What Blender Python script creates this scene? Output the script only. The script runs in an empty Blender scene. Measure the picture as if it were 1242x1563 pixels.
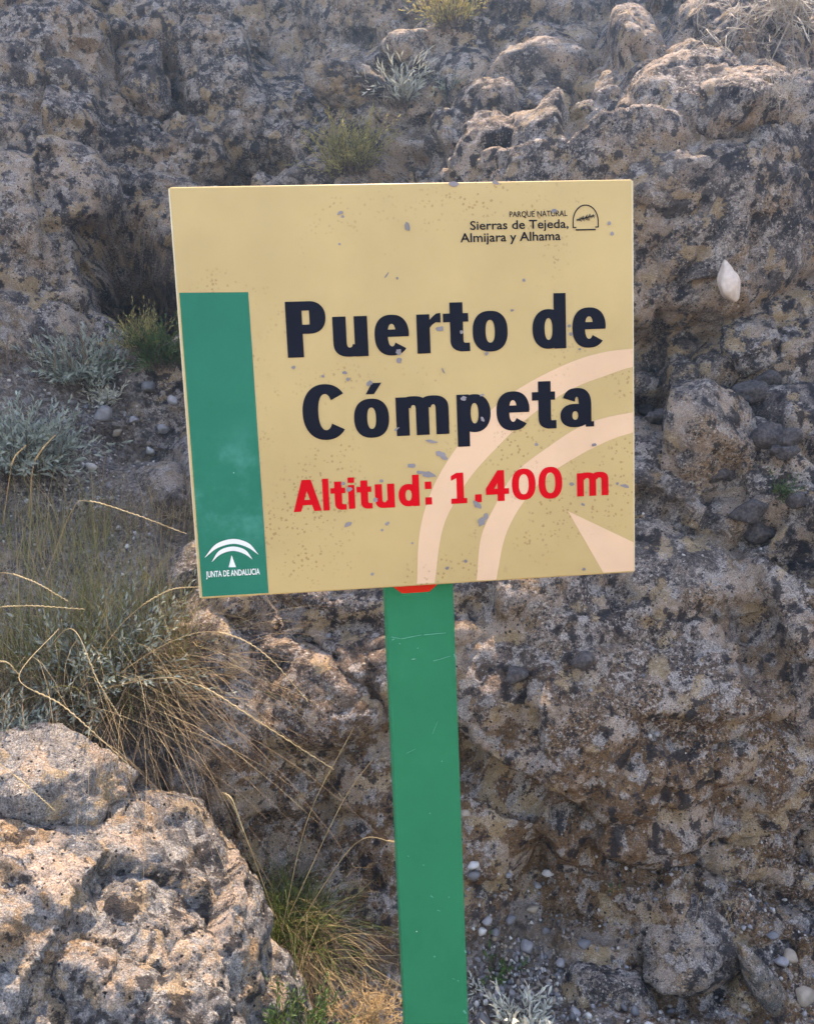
import bpy, bmesh, math, random
import numpy as np
from mathutils import Matrix, Vector

SC = bpy.context.scene
COL = SC.collection
rng = np.random.default_rng(11)
random.seed(5)

# ------------------------------------------------------------------ camera
IW, IH, FPX = 1242.0, 1563.0, 1244.0          # photograph size and focal length in its pixels
SIGN_W, SIGN_H, SIGN_TOP = 0.60, 0.5307, 1.783
_dn = np.array([0.04133034, 0.99057128, 0.13061526]); _dn /= np.linalg.norm(_dn)
_rt = np.array([0.99439626, -0.05484143, 0.09037974]); _rt -= _dn * (_rt @ _dn); _rt /= np.linalg.norm(_rt)
_fw = np.cross(_rt, _dn)
RWC = np.stack([_rt, _fw, -_dn], axis=1)      # world -> camera (x right, y down, z forward)
_t = np.array([-0.2986367, -0.4084659, 1.02342714])
CAM = -(RWC.T @ _t) + np.array([-SIGN_W / 2, 0, SIGN_TOP])
cam = bpy.data.cameras.new('camera'); cam_o = bpy.data.objects.new('camera', cam); COL.objects.link(cam_o)
_ax = RWC.T
M = Matrix(((_ax[0, 0], -_ax[0, 1], -_ax[0, 2], CAM[0]),
            (_ax[1, 0], -_ax[1, 1], -_ax[1, 2], CAM[1]),
            (_ax[2, 0], -_ax[2, 1], -_ax[2, 2], CAM[2]), (0, 0, 0, 1)))
cam_o.matrix_world = M
cam.sensor_fit = 'VERTICAL'; cam.sensor_height = 24.0; cam.lens = 24.0 * FPX / IH
cam.clip_start = 0.05; cam.clip_end = 500
SC.camera = cam_o

# ------------------------------------------------------------------ sky, sun, exposure
SUN_EL, SUN_AZ = math.radians(65), math.radians(8)      # the sun stands behind the cliff; azimuth from +Y towards +X
w = bpy.data.worlds.new('World'); SC.world = w; w.use_nodes = True
nt = w.node_tree; bg = nt.nodes['Background']
sky = nt.nodes.new('ShaderNodeTexSky'); sky.sky_type = 'NISHITA'; sky.sun_disc = False
sky.sun_elevation = SUN_EL; sky.sun_rotation = SUN_AZ; sky.altitude = 1400; sky.dust_density = 1.5
nt.links.new(sky.outputs[0], bg.inputs[0]); bg.inputs[1].default_value = 0.15
sl = bpy.data.lights.new('sun', 'SUN'); sl.energy = 2.2; sl.angle = math.radians(0.53); sl.color = (1, 0.97, 0.92)
so = bpy.data.objects.new('sun', sl); COL.objects.link(so)
sdir = Vector((math.sin(SUN_AZ) * math.cos(SUN_EL), math.cos(SUN_AZ) * math.cos(SUN_EL), math.sin(SUN_EL)))
so.rotation_euler = sdir.to_track_quat('Z', 'Y').to_euler(); so.location = (0, 6, 12)
SC.view_settings.view_transform = 'Standard'; SC.view_settings.look = 'None'
SC.view_settings.exposure = 2.72; SC.view_settings.gamma = 1.0
SC.view_settings.use_white_balance = True
SC.view_settings.white_balance_temperature = 10300; SC.view_settings.white_balance_tint = 21
SC.cycles.max_bounces = 5; SC.cycles.diffuse_bounces = 3; SC.cycles.use_denoising = True
SC.cycles.use_adaptive_sampling = True; SC.cycles.adaptive_threshold = .02

# ------------------------------------------------------------------ helpers
def ray(px, py):
    d = np.array([(px - IW / 2) / FPX, (py - IH / 2) / FPX, 1.0])
    return RWC.T @ d
def at(px, py, y):
    d = ray(px, py); return CAM + d * ((y - CAM[1]) / d[1])
def pxm(y):                                   # metres per photograph pixel at depth plane y
    return (y - CAM[1]) / FPX * 1.01

def mesh_np(name, V, F):
    """V (n,3); F (m,3) or (m,4) int array"""
    me = bpy.data.meshes.new(name)
    V = np.ascontiguousarray(V, np.float32); F = np.ascontiguousarray(F, np.int32)
    k = F.shape[1]
    me.vertices.add(len(V)); me.vertices.foreach_set('co', V.ravel())
    me.loops.add(F.size); me.loops.foreach_set('vertex_index', F.ravel())
    me.polygons.add(len(F))
    me.polygons.foreach_set('loop_start', np.arange(0, F.size, k, dtype=np.int32))
    me.update(calc_edges=True)
    return me
def smooth(me):
    me.polygons.foreach_set('use_smooth', np.ones(len(me.polygons), bool)); me.update()
def add(name, me, mat=None, parent=None, loc=None):
    o = bpy.data.objects.new(name, me); COL.objects.link(o)
    if mat is not None and me is not None:
        me.materials.clear(); me.materials.append(mat)
    if parent is not None: o.parent = parent
    if loc is not None: o.location = loc
    return o
def tag(o, label=None, cat=None, group=None, kind=None):
    for k, v in (('label', label), ('category', cat), ('group', group), ('kind', kind)):
        if v: o[k] = v
    return o
def empty(name, loc):
    o = bpy.data.objects.new(name, None); COL.objects.link(o); o.location = loc; o.empty_display_size = 0.1
    return o
def set_attr(me, name, arr):
    a = me.attributes.new(name, 'FLOAT', 'POINT'); a.data.foreach_set('value', np.ascontiguousarray(arr, np.float32))

# --- noise
_G = np.random.default_rng(3).normal(size=(4096, 3)); _G /= np.linalg.norm(_G, axis=1)[:, None]; _G = _G.astype(np.float32)
_R = np.random.default_rng(4).random((4096, 4)).astype(np.float32)
def _h(i, j, k, s):
    with np.errstate(over='ignore'):
        n = (i.astype(np.uint32) * np.uint32(73856093)) ^ (j.astype(np.uint32) * np.uint32(19349663)) ^ (k.astype(np.uint32) * np.uint32(83492791)) ^ np.uint32((s * 2654435761) & 0xffffffff)
        n = (n ^ (n >> np.uint32(13))) * np.uint32(1274126177)
        n = n ^ (n >> np.uint32(16))
    return (n & np.uint32(4095)).astype(np.int64)
def pn(P, s=0):
    P = np.asarray(P, np.float32); I = np.floor(P).astype(np.int64); f = P - I
    u = f * f * f * (f * (f * 6 - 15) + 10)
    r = 0
    for a in (0, 1):
        wa = u[:, 0] if a else 1 - u[:, 0]
        for b in (0, 1):
            wb = u[:, 1] if b else 1 - u[:, 1]
            for c in (0, 1):
                wc = u[:, 2] if c else 1 - u[:, 2]
                g = _G[_h(I[:, 0] + a, I[:, 1] + b, I[:, 2] + c, s)]
                r = r + wa * wb * wc * (g[:, 0] * (f[:, 0] - a) + g[:, 1] * (f[:, 1] - b) + g[:, 2] * (f[:, 2] - c))
    return r
def fbm(P, o=4, s=0, gain=.5, lac=2.03):
    r = 0; a = 1.0; P = np.asarray(P, np.float32)
    for k in range(o):
        r = r + a * pn(P, s + k); a *= gain; P = P * lac
    return r
def ridged(P, o=4, s=0, gain=.5):
    r = 0; a = 1.0; P = np.asarray(P, np.float32)
    for k in range(o):
        r = r + a * (0.35 - np.abs(pn(P, s + k))); a *= gain; P = P * 2.1
    return r
def worley(P, s=0):
    """F1, F2, cell hash, vector from cell centre (the eight nearest cells)"""
    P = np.asarray(P, np.float32); I = np.floor(P - .5).astype(np.int64); n = len(P)
    f1 = np.full(n, 9., np.float32); f2 = f1.copy(); hid = np.zeros(n, np.int64); vec = np.zeros((n, 3), np.float32)
    for a in (0, 1):
        for b in (0, 1):
            for c in (0, 1):
                J = I + np.array([a, b, c]); h = _h(J[:, 0], J[:, 1], J[:, 2], s)
                d = P - (J + .1 + .8 * _R[h, :3]).astype(np.float32)
                q = np.sqrt((d * d).sum(1)); m = q < f1
                f2 = np.where(m, f1, np.minimum(f2, q)); hid[m] = h[m]; vec[m] = d[m]
                f1 = np.where(m, q, f1)
    return f1, f2, hid, vec
def sstep(a, b, x):
    t = np.clip((x - a) / (b - a), 0, 1); return t * t * (3 - 2 * t)
def blocks(P, cell, s, tilt=1.0, dome=.9, crack=.10, deep=1.0, warp=.25):
    """angular slabs: the upper envelope of tilted planes, one per cell, with a crack where two meet"""
    Q = (P / cell).astype(np.float32)
    if warp: Q = Q + warp * np.stack([pn(Q * 1.2, s + 40), pn(Q * 1.2, s + 41), pn(Q * 1.2, s + 42)], 1)
    I = np.floor(Q - .5).astype(np.int64); m1 = np.full(len(Q), -9., np.float32); m2 = m1.copy()
    for a in (0, 1):
        for b in (0, 1):
            for c in (0, 1):
                J = I + np.array([a, b, c]); h = _h(J[:, 0], J[:, 1], J[:, 2], s)
                v = Q - (J + .15 + .7 * _R[h, :3]).astype(np.float32)
                q = tilt * (_G[(h * 7 + 13) & 4095] * v).sum(1) - dome * (v * v).sum(1) + .3 * (_R[h, 3] - .5)
                m2 = np.maximum(m2, np.minimum(m1, q)); m1 = np.maximum(m1, q)
    r = m1 - deep * crack * (1 - sstep(0, crack, m1 - m2))
    return r - r.mean()
def facets(P, cell, s, tilt=1.0, crack=0.12, deep=2.2):
    """angular blocks with cracks; result about -1..1 in units of the cell size"""
    Q = P / cell
    Q = Q + 0.35 * np.stack([pn(Q * 1.3, s + 40), pn(Q * 1.3, s + 41), pn(Q * 1.3, s + 42)], 1)
    f1, f2, hid, v = worley(Q, s)
    g = _G[(hid * 7 + 13) & 4095]
    d = tilt * (g * v).sum(1) + 0.5 * (_R[hid, 3] - .5)
    e = f2 - f1
    return d - crack * deep * (1 - sstep(0, crack, e))

# ------------------------------------------------------------------ materials
def mat(name):
    m = bpy.data.materials.new(name); m.use_nodes = True
    n = m.node_tree; b = n.nodes['Principled BSDF']
    return m, n, b
class NB:
    """small node builder"""
    def __init__(s, n): s.n = n
    def node(s, t, **kw):
        x = s.n.nodes.new(t)
        for k, v in kw.items():
            if k.startswith('_'): setattr(x, k[1:], v)
        return x
    def link(s, a, b): s.n.links.new(a, b)
    def put(s, sock, v):
        if hasattr(v, 'node'): s.link(v, sock)
        elif v is not None:
            if sock.type == 'RGBA' and len(v) == 3: v = (*v, 1)
            sock.default_value = v
    def noise(s, vec, scale, detail=4, rough=.55, dist=0.0):
        x = s.node('ShaderNodeTexNoise'); s.put(x.inputs['Vector'], vec)
        x.inputs['Scale'].default_value = scale; x.inputs['Detail'].default_value = detail
        x.inputs['Roughness'].default_value = rough; x.inputs['Distortion'].default_value = dist
        return x.outputs['Fac']
    def voro(s, vec, scale, feature='F1', out='Distance', rand=1.0):
        x = s.node('ShaderNodeTexVoronoi', _feature=feature); s.put(x.inputs['Vector'], vec)
        x.inputs['Scale'].default_value = scale; x.inputs['Randomness'].default_value = rand
        return x.outputs[out]
    def step(s, v, a, b, lo=0.0, hi=1.0):
        x = s.node('ShaderNodeMapRange', _interpolation_type='SMOOTHSTEP'); s.put(x.inputs[0], v)
        x.inputs[1].default_value = a; x.inputs[2].default_value = b; x.inputs[3].default_value = lo; x.inputs[4].default_value = hi
        return x.outputs[0]
    def math(s, op, a, b=None):
        x = s.node('ShaderNodeMath', _operation=op); s.put(x.inputs[0], a)
        if b is not None: s.put(x.inputs[1], b)
        return x.outputs[0]
    def mix(s, f, a, b, blend='MIX'):
        x = s.node('ShaderNodeMix', _data_type='RGBA', _blend_type=blend)
        s.put(x.inputs[0], f); s.put(x.inputs[6], a); s.put(x.inputs[7], b); return x.outputs[2]
    def vadd(s, a, b):
        x = s.node('ShaderNodeVectorMath', _operation='ADD'); s.put(x.inputs[0], a); s.put(x.inputs[1], b); return x.outputs[0]
    def vscale(s, a, f):
        x = s.node('ShaderNodeVectorMath', _operation='SCALE'); s.put(x.inputs[0], a); s.put(x.inputs['Scale'], f); return x.outputs[0]
    def coords(s, off=(0, 0, 0), rnd=False):
        c = s.node('ShaderNodeTexCoord').outputs['Object']
        v = s.vadd(c, off)
        if rnd:
            r = s.node('ShaderNodeObjectInfo').outputs['Random']
            x = s.node('ShaderNodeCombineXYZ'); s.put(x.inputs[0], s.math('MULTIPLY', r, 37.)); s.put(x.inputs[1], s.math('MULTIPLY', r, 91.))
            v = s.vadd(v, x.outputs[0])
        return v
    def bump(s, h, dist, strength=1.0, normal=None):
        x = s.node('ShaderNodeBump'); s.put(x.inputs['Height'], h); x.inputs['Distance'].default_value = dist
        x.inputs['Strength'].default_value = strength
        if normal is not None: s.put(x.inputs['Normal'], normal)
        return x.outputs[0]
    def attr(s, name):
        return s.node('ShaderNodeAttribute', _attribute_name=name).outputs['Fac']

def lichen_fields(V, seed=0, ochre=.5, dark=.5, pale=.5):
    """slow fields, one value per vertex, that say where each lichen grows; the shader frays their edges"""
    o = fbm(V * 13, 3, seed + 300, .65) + .35 * fbm(V * 3, 2, seed + 312) + .3 * (ochre - .5)
    k = fbm(V * 27, 2, seed + 320, .6) + .45 * fbm(V * 3.5, 2, seed + 325) + .3 * (dark - .5)
    p = fbm(V * 22, 3, seed + 330, .65) + .3 * fbm(V * 4, 1, seed + 333) + .3 * (pale - .5)
    t = fbm(V * 6, 5, seed + 340, .68)
    g = fbm(V * 2.2, 3, seed + 350, .55)
    return dict(ochre=o, dark=k, pale=p, tone=t, region=g)
def rock_material(name, base=((.13, .108, .098), (.50, .42, .365)), warm=(.42, .28, .165), ochre_col=(.64, .45, .25), pink_col=(.64, .49, .38),
                  pale_col=(.67, .595, .53), terrain=False, bumps=1.0, mottle=1.0):
    m, n, b = mat(name); s = NB(n)
    v = s.coords((0, 0, 0), rnd=not terrain)
    def split(scale, detail, rough, off=(0, 0, 0)):
        x = s.node('ShaderNodeTexNoise'); s.put(x.inputs['Vector'], s.vadd(v, off)); x.inputs['Scale'].default_value = scale
        x.inputs['Detail'].default_value = detail; x.inputs['Roughness'].default_value = rough
        q = s.node('ShaderNodeSeparateColor'); s.link(x.outputs['Color'], q.inputs[0]); return x.outputs['Fac'], q.outputs[0], q.outputs[1], q.outputs[2]
    _, a1, a2, a3 = split(100, 5, .76)
    g0 = s.noise(v, 300, 2, .7); b0 = s.noise(v, 30, 6, .7)
    fray = lambda f, ch, lo, hi, amt=.55: s.step(s.math('ADD', s.attr(f), s.math('MULTIPLY', s.math('SUBTRACT', ch, .5), amt)), lo, hi)
    c = s.mix(fray('tone', a1, -.28, .28, 1.2), base[0], base[1])
    c = s.mix(fray('tone', a3, .0, .4, .9), c, warm)
    if terrain:
        c = s.mix(s.math('MULTIPLY', s.attr('brown'), s.step(b0, .32, .55)), c, (.30, .155, .06))
    reg = s.step(s.attr('region'), -.22, .22, .25, 1.0)
    c = s.mix(s.math('MULTIPLY', reg, s.step(a2, .47, .60, 0, .92 * mottle)), c, (.036, .033, .035))
    c = s.mix(s.step(b0, .50, .66, 0, .45 * mottle), c, (.060, .055, .052))
    c = s.mix(s.math('MULTIPLY', reg, s.step(a3, .51, .63, 0, .9 * mottle)), c, pale_col)
    c = s.mix(s.math('MULTIPLY', fray('pale', a3, .10, .24, 1.0), .8), c, s.mix(s.step(a2, .4, .6), pale_col, tuple(x * .6 for x in pale_col)))
    o = fray('ochre', a2, .16, .27, .95)
    if terrain: o = s.math('MULTIPLY', o, s.math('SUBTRACT', 1.0, s.math('MULTIPLY', s.attr('soil'), .85)))
    o = s.math('MULTIPLY', o, s.step(g0, .28, .50))
    c = s.mix(s.math('MULTIPLY', o, .82), c, s.mix(s.step(s.math('ADD', s.attr('tone'), s.math('SUBTRACT', a1, .5)), -.2, .2), ochre_col, pink_col))
    c = s.mix(s.math('MULTIPLY', fray('dark', a1, .15, .36, 1.5), .86), c, (.026, .023, .025))
    vo = s.node('ShaderNodeTexVoronoi'); s.put(vo.inputs['Vector'], v); vo.inputs['Scale'].default_value = 95
    q = s.node('ShaderNodeSeparateColor'); s.link(vo.outputs['Color'], q.inputs[0])
    spot = s.math('ADD', vo.outputs['Distance'], s.math('MULTIPLY', s.math('SUBTRACT', a1, .5), 1.5))
    c = s.mix(s.math('MULTIPLY', s.step(spot, .34, .14), s.step(q.outputs[0], .74, .77)), c, (.022, .02, .021))
    c = s.mix(s.math('MULTIPLY', s.step(spot, .24, .10), s.step(q.outputs[0], .14, .12)), c, (.60, .57, .53))
    c = s.mix(s.step(g0, .40, .62, 0, .8), c, s.mix(.7, c, (.02, .018, .018)))
    if terrain:
        soilc = s.mix(s.step(a1, .40, .60), (.070, .050, .038), (.19, .145, .112))
        soilc = s.mix(s.step(q.outputs[1], .60, .66, 0, .75), soilc, s.mix(q.outputs[2], (.19, .18, .175), (.40, .38, .36)))
        c = s.mix(s.attr('soil'), c, soilc)
    s.put(b.inputs['Base Color'], c)
    b.inputs['Roughness'].default_value = .9; b.inputs['Specular IOR Level'].default_value = .25
    h = s.math('ADD', s.math('MULTIPLY', b0, .9), s.math('ADD', s.math('MULTIPLY', a1, .36), s.math('MULTIPLY', g0, .10)))
    s.put(b.inputs['Normal'], s.bump(h, .032 * bumps, 1.0))
    return m

def simple_mat(name, col, var=None, nscale=30, rough=.7, spec=.3, translucent=0.0, along=None):
    """leaf, stem and stone colours with variation between and within pieces"""
    m, n, b = mat(name); s = NB(n)
    v = s.coords()
    f = s.noise(v, nscale, 4, .6)
    if along: f = s.math('ADD', s.math('MULTIPLY', f, .45), s.math('MULTIPLY', s.attr(along), .55))
    c = s.mix(s.step(f, .28, .72), col, var or tuple(x * .5 for x in col))
    s.put(b.inputs['Base Color'], c); b.inputs['Roughness'].default_value = rough; b.inputs['Specular IOR Level'].default_value = spec
    if translucent:
        t = s.node('ShaderNodeBsdfTranslucent'); s.put(t.inputs[0], c)
        mx = s.node('ShaderNodeMixShader'); mx.inputs[0].default_value = translucent
        s.link(b.outputs[0], mx.inputs[1]); s.link(t.outputs[0], mx.inputs[2])
        s.link(mx.outputs[0], n.nodes['Material Output'].inputs[0])
    return m

M_TERR = rock_material('cliff rock', terrain=True)
M_FORE = rock_material('lichened boulder rock', base=((.19, .18, .172), (.42, .40, .375)), ochre_col=(.60, .43, .26), pale_col=(.52, .50, .465), bumps=.8, mottle=.55)
M_CAP = rock_material('bare grey boulder rock', base=((.33, .305, .28), (.54, .505, .46)), pale_col=(.60, .565, .51), mottle=.5)
M_BLOCK = rock_material('cliff block rock')
M_PALE_COL = ((.64, .54, .46), (.50, .41, .34))
M_PALE = simple_mat('pale stone', *M_PALE_COL, 60, .85)
M_DARK = simple_mat('dark stone', (.11, .097, .09), (.028, .024, .025), 120, .95)
M_SLATE = rock_material('grey slab stone', base=((.17, .16, .14), (.27, .25, .21)), mottle=.3)
LICH = {M_FORE.name: (.75, .78, .75), M_CAP.name: (.1, -.4, .5), M_BLOCK.name: (.5, .4, .5), M_SLATE.name: (-.5, -.5, .2)}

# ------------------------------------------------------------------ terrain: rock slope lofted through profiles
ST = [  # x, then 14 (y, z) points from the track up to the cliff top
 (-4.5, [(-3,0),(-.3,.15),(.1,.4),(.3,.6),(.5,.85),(.8,1.15),(1.1,1.45),(1.5,1.75),(1.8,2.05),(2.0,2.4),(2.2,2.85),(2.5,3.2),(2.8,3.9),(4.6,9.4)]),  # unseen cliff tops: left raised to shade the boulders, right lowered to admit sun
 (-2.2, [(-3,0),(-.3,.10),(.1,.3),(.35,.5),(.6,.75),(.9,1.05),(1.2,1.35),(1.6,1.65),(1.9,1.95),(2.1,2.3),(2.3,2.75),(2.6,3.1),(2.9,3.8),(4.6,9.4)]),
 (-1.5, [(-3,0),(-.3,.05),(.1,.2),(.4,.42),(.7,.62),(1.0,.88),(1.35,1.12),(1.8,1.38),(2.1,1.72),(2.3,2.1),(2.5,2.6),(2.75,3.0),(3.0,3.7),(4.6,9.4)]),
 (-.95, [(-3,0),(-.3,0),(.2,.10),(.45,.30),(.75,.48),(1.1,.74),(1.45,.98),(1.85,1.2),(2.2,1.5),(2.45,1.85),(2.6,2.3),(2.8,2.75),(3.1,3.6),(4.6,9.4)]),
 (-.45, [(-3,0),(-.3,0),(.4,.03),(.7,.1),(.95,.35),(1.08,.65),(1.2,.95),(1.5,1.15),(2.0,1.4),(2.4,1.8),(2.65,2.3),(2.85,2.7),(3.1,3.6),(4.6,9.4)]),
 (0.0,  [(-3,0),(-.3,0),(.5,0),(.72,.06),(.88,.28),(.96,.55),(1.05,.9),(1.3,1.2),(1.8,1.45),(2.2,1.8),(2.4,2.25),(2.65,2.6),(3.0,3.5),(4.3,7.6)]),
 (.45,  [(-3,0),(-.3,0),(.55,0),(.8,.08),(.94,.26),(.86,.48),(.96,.85),(1.22,1.28),(1.5,1.5),(1.6,1.85),(1.72,2.25),(2.1,2.56),(2.75,3.4),(4.1,5.6)]),
 (.95,  [(-3,0),(-.3,0),(.5,.03),(.72,.18),(.88,.34),(.84,.55),(.95,.9),(1.2,1.28),(1.45,1.5),(1.52,1.85),(1.6,2.3),(1.95,2.6),(2.6,3.4),(4.0,5.6)]),
 (1.6,  [(-3,0),(-.3,.03),(.4,.1),(.65,.28),(.8,.45),(.8,.6),(.9,.95),(1.1,1.3),(1.35,1.52),(1.4,1.9),(1.5,2.35),(1.85,2.62),(2.5,3.4),(4,5.6)]),
 (2.5,  [(-3,0),(-.3,.08),(.3,.15),(.55,.35),(.7,.5),(.75,.65),(.8,1.0),(1.0,1.35),(1.2,1.55),(1.3,1.9),(1.4,2.35),(1.75,2.65),(2.4,3.4),(4,5.6)]),
 (4.5,  [(-3,0),(-.3,.12),(.2,.25),(.45,.45),(.6,.6),(.65,.75),(.7,1.1),(.9,1.4),(1.1,1.6),(1.2,1.95),(1.3,2.4),(1.65,2.7),(2.3,3.5),(4,5.6)]),
]
def hermite(xk, Yk, x):
    """shape-keeping cubic through the knots; Yk (n, ...)"""
    xk = np.asarray(xk, float); Yk = np.asarray(Yk, float)
    d = np.diff(Yk, axis=0) / np.diff(xk).reshape(-1, *([1] * (Yk.ndim - 1)))
    m = np.zeros_like(Yk); m[0] = d[0]; m[-1] = d[-1]
    m[1:-1] = .5 * (d[:-1] + d[1:]); m[1:-1] = np.where(d[:-1] * d[1:] <= 0, m[1:-1] * .35, m[1:-1])
    i = np.clip(np.searchsorted(xk, x, side='right') - 1, 0, len(xk) - 2)
    h = (xk[i + 1] - xk[i]); t = (x - xk[i]) / h
    sh = (-1, *([1] * (Yk.ndim - 1))); t = t.reshape(sh); h = h.reshape(sh)
    return ((2*t**3 - 3*t**2 + 1) * Yk[i] + (t**3 - 2*t**2 + t) * h * m[i] + (-2*t**3 + 3*t**2) * Yk[i+1] + (t**3 - t**2) * h * m[i+1])
def spaced(segs):
    out = []
    for a, b, st in segs: out.append(np.arange(a, b, st))
    return np.concatenate(out + [np.array([segs[-1][1]])])
XS = spaced([(-4.5, -2.0, .05), (-2.0, 2.4, .0075), (2.4, 4.5, .05)])
kx = np.array([s[0] for s in ST]); prof = np.array([s[1] for s in ST], float)
ctl = hermite(kx, prof, XS)                                        # (nx, 14, 2)
# arc-length spacing along the profile, finer where it faces the viewer
mean = prof[3:9].mean(0); seg = np.linalg.norm(np.diff(mean, axis=0), axis=1); tk = np.concatenate([[0], np.cumsum(seg)])
tv = spaced([(0, tk[1], .04), (tk[1], tk[2], .012), (tk[2], tk[12], .0075), (tk[12], tk[12] + .3, .012), (tk[12] + .3, tk[13], .05)])
prf = hermite(tk, np.swapaxes(ctl, 0, 1), tv)                      # (nt, nx, 2)
nt_, nx_ = prf.shape[:2]
P = np.empty((nt_, nx_, 3)); P[..., 0] = XS[None, :]; P[..., 1:] = prf
def grid_normals(P):
    a = np.gradient(P, axis=1); b = np.gradient(P, axis=0); n = np.cross(a, b)
    return n / (np.linalg.norm(n, axis=-1, keepdims=True) + 1e-9)
Nn = grid_normals(P)
if Nn[nt_ // 2, nx_ // 2, 1] > 0: Nn = -Nn
V = P.reshape(-1, 3); N = Nn.reshape(-1, 3)
x, y, z = V.T
# where loose ground lies: the track, the foot of the rock and the gravel run on the left
wob = .12 * fbm(V * 2.1, 3, 70)
slope_z = N[:, 2]
soil = sstep(.16, .02, z + wob + .16 * sstep(.25, .6, x))
run = np.exp(-(((x + .92 + .45 * (z - 1.2)) / .34) ** 2)) * sstep(.75, 1.0, z) * sstep(1.85, 1.55, z)
run2 = np.exp(-(((x + .45) / .35) ** 2)) * sstep(1.0, 1.2, z) * sstep(1.75, 1.5, z)
soil = np.maximum(soil, np.clip(1.1 * np.maximum(run, run2) + 3.4 * wob - .28, 0, 1))
tuft = np.exp(-(((x + 1.0) / .5) ** 2 + ((z - .75) / .28) ** 2)); soil = np.maximum(soil, .8 * np.clip(tuft * 1.3 - .2, 0, 1))
slab = np.exp(-(((x - .75) / .6) ** 2 + ((z - .85) / .45) ** 2)) + np.exp(-(((x + .22) / .3) ** 2 + ((z - .75) / .4) ** 2))        # the broad sloping face right of the post is whole
rock = 1 - .9 * soil
big = 1 - sstep(-.2, -1.0, y)                                       # no rock lumps on the track
d = .34 * (blocks(V * np.array([1, 1, 1.2]), .70, 1, 1.2, .42, .10, 1.8) + .02) * (1 - .55 * np.minimum(slab, 1))
d += .05 * fbm(V * 2.6, 3, 10)
d = d * rock * big + soil * .02 * fbm(V * 6, 2, 50)
# features with a place of their own
def blob(c, r):
    q = ((V - np.asarray(c)) / np.asarray(r)); return np.exp(-(q * q).sum(1))
cave = at(212, 425, 2.45); q = (V - cave) / np.array([.20, .55, .27])
cv = np.sqrt((q[:, 0] + .25 * q[:, 2]) ** 2 + q[:, 2] ** 2) + .35 * fbm(V * 5, 3, 90)
d -= .95 * sstep(1.15, .7, cv) * (y > 1.6)
# dark hollow in the upper cliff left of the wedge stone, clefts on the right
for (px, py, yy, rx, rz, dep) in [(560, 150, 2.75, .20, .10, .22), (385, 235, 2.75, .16, .10, .18), (250, 120, 2.95, .10, .22, .14),
                                  (1010, 520, 1.55, .22, .10, .16), (1060, 600, 1.45, .30, .06, .13), (1150, 815, 1.2, .10, .10, .10),
                                  (1200, 150, 2.3, .35, .18, .18), (520, 960, 1.05, .12, .05, .07)]:
    c = at(px, py, yy); q = np.sqrt(((x - c[0]) / rx) ** 2 + ((z - c[2]) / rz) ** 2) + .3 * fbm(V * 7, 2, 93)
    d -= dep * sstep(1.2, .5, q) * (np.abs(y - yy) < .7)
# long diagonal cracks across the right-hand rock
def crack(pts, yy, width, depth):
    global d
    W_ = np.array([at(px, py, yy) for px, py in pts]); best = np.full(len(V), 9.)
    for a, b in zip(W_[:-1], W_[1:]):
        a2, b2 = a[[0, 2]], b[[0, 2]]; ab = b2 - a2
        t = np.clip(((V[:, [0, 2]] - a2) @ ab) / (ab @ ab), 0, 1)
        best = np.minimum(best, np.linalg.norm(V[:, [0, 2]] - a2 - t[:, None] * ab, axis=1))
    best = best + .02 * fbm(V * 12, 3, 95)
    d -= depth * sstep(width, width * .2, best) * (np.abs(y - yy) < .6)
crack([(970, 745), (1060, 790), (1130, 840), (1242, 900)], 1.15, .035, .07)
crack([(1110, 560), (1190, 680), (1242, 740)], 1.3, .03, .08)
crack([(700, 1170), (860, 1240), (960, 1300), (1080, 1330), (1242, 1330)], .88, .05, .07)
crack([(330, 960), (470, 990), (600, 1080)], 1.05, .03, .04)
crack([(0, 190), (300, 205), (620, 200), (1000, 195), (1242, 200)], 2.3, .09, .06)
def renormal(Vx, Nx):
    n = grid_normals(Vx.reshape(nt_, nx_, 3)).reshape(-1, 3)
    n = n * np.sign((n * Nx).sum(1, keepdims=True) + 1e-9); n = n + .4 * Nx
    return n / np.linalg.norm(n, axis=1)[:, None]
def relax(Vx, k):
    """evens out the spacing of the grid on steep walls"""
    G = Vx.reshape(nt_, nx_, 3).astype(np.float32)
    for _ in range(k):
        H = G.copy(); H[1:-1, 1:-1] = .5 * G[1:-1, 1:-1] + .125 * (G[:-2, 1:-1] + G[2:, 1:-1] + G[1:-1, :-2] + G[1:-1, 2:]); G = H
    return G.reshape(-1, 3)
VA = relax(V + N * d[:, None], 5); cw = (sstep(1.6, 1.15, cv) * (y > 1.6))[:, None]; VA = VA * (1 - cw) + relax(VA, 45) * cw
NA = renormal(VA, N)      # the broad shapes first, the finer relief on top of them
rg = sstep(-.12, .22, fbm(VA * 1.9, 2, 77))                    # some faces are smooth, some rugged
d = .12 * (blocks(VA, .27, 2, 1.25, .5, .09, 1.8)) * (1 - .35 * np.minimum(slab, 1)) + (.008 + .012 * rg) * fbm(VA * 8, 4, 20, .6)
VB = relax(VA + NA * (d * rock * big)[:, None], 3); NB_ = renormal(VB, NA)
d = (.014 + .018 * rg) * blocks(VB, .095, 3, 1.25, .5, .10, 1.6) + (.003 + .004 * rg) * ridged(VB * 25, 3, 30, .6) + .0045 * fbm(VB * 75, 2, 35, .6)
d = d * rock * big + soil * (.012 * fbm(VB * 14, 3, 52) + .004 * fbm(VB * 60, 2, 55))
V2 = VB + NB_ * d[:, None]
brown = .95 * sstep(.85, .5, z + wob) * sstep(-.55, -.3, x) + .4 * sstep(1.2, .8, z) + .5 * blob(at(1000, 1200, .9), (.5, .5, .2))
brown = np.clip(brown + .25 * fbm(V * 1.7, 2, 66), 0, 1)
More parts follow.
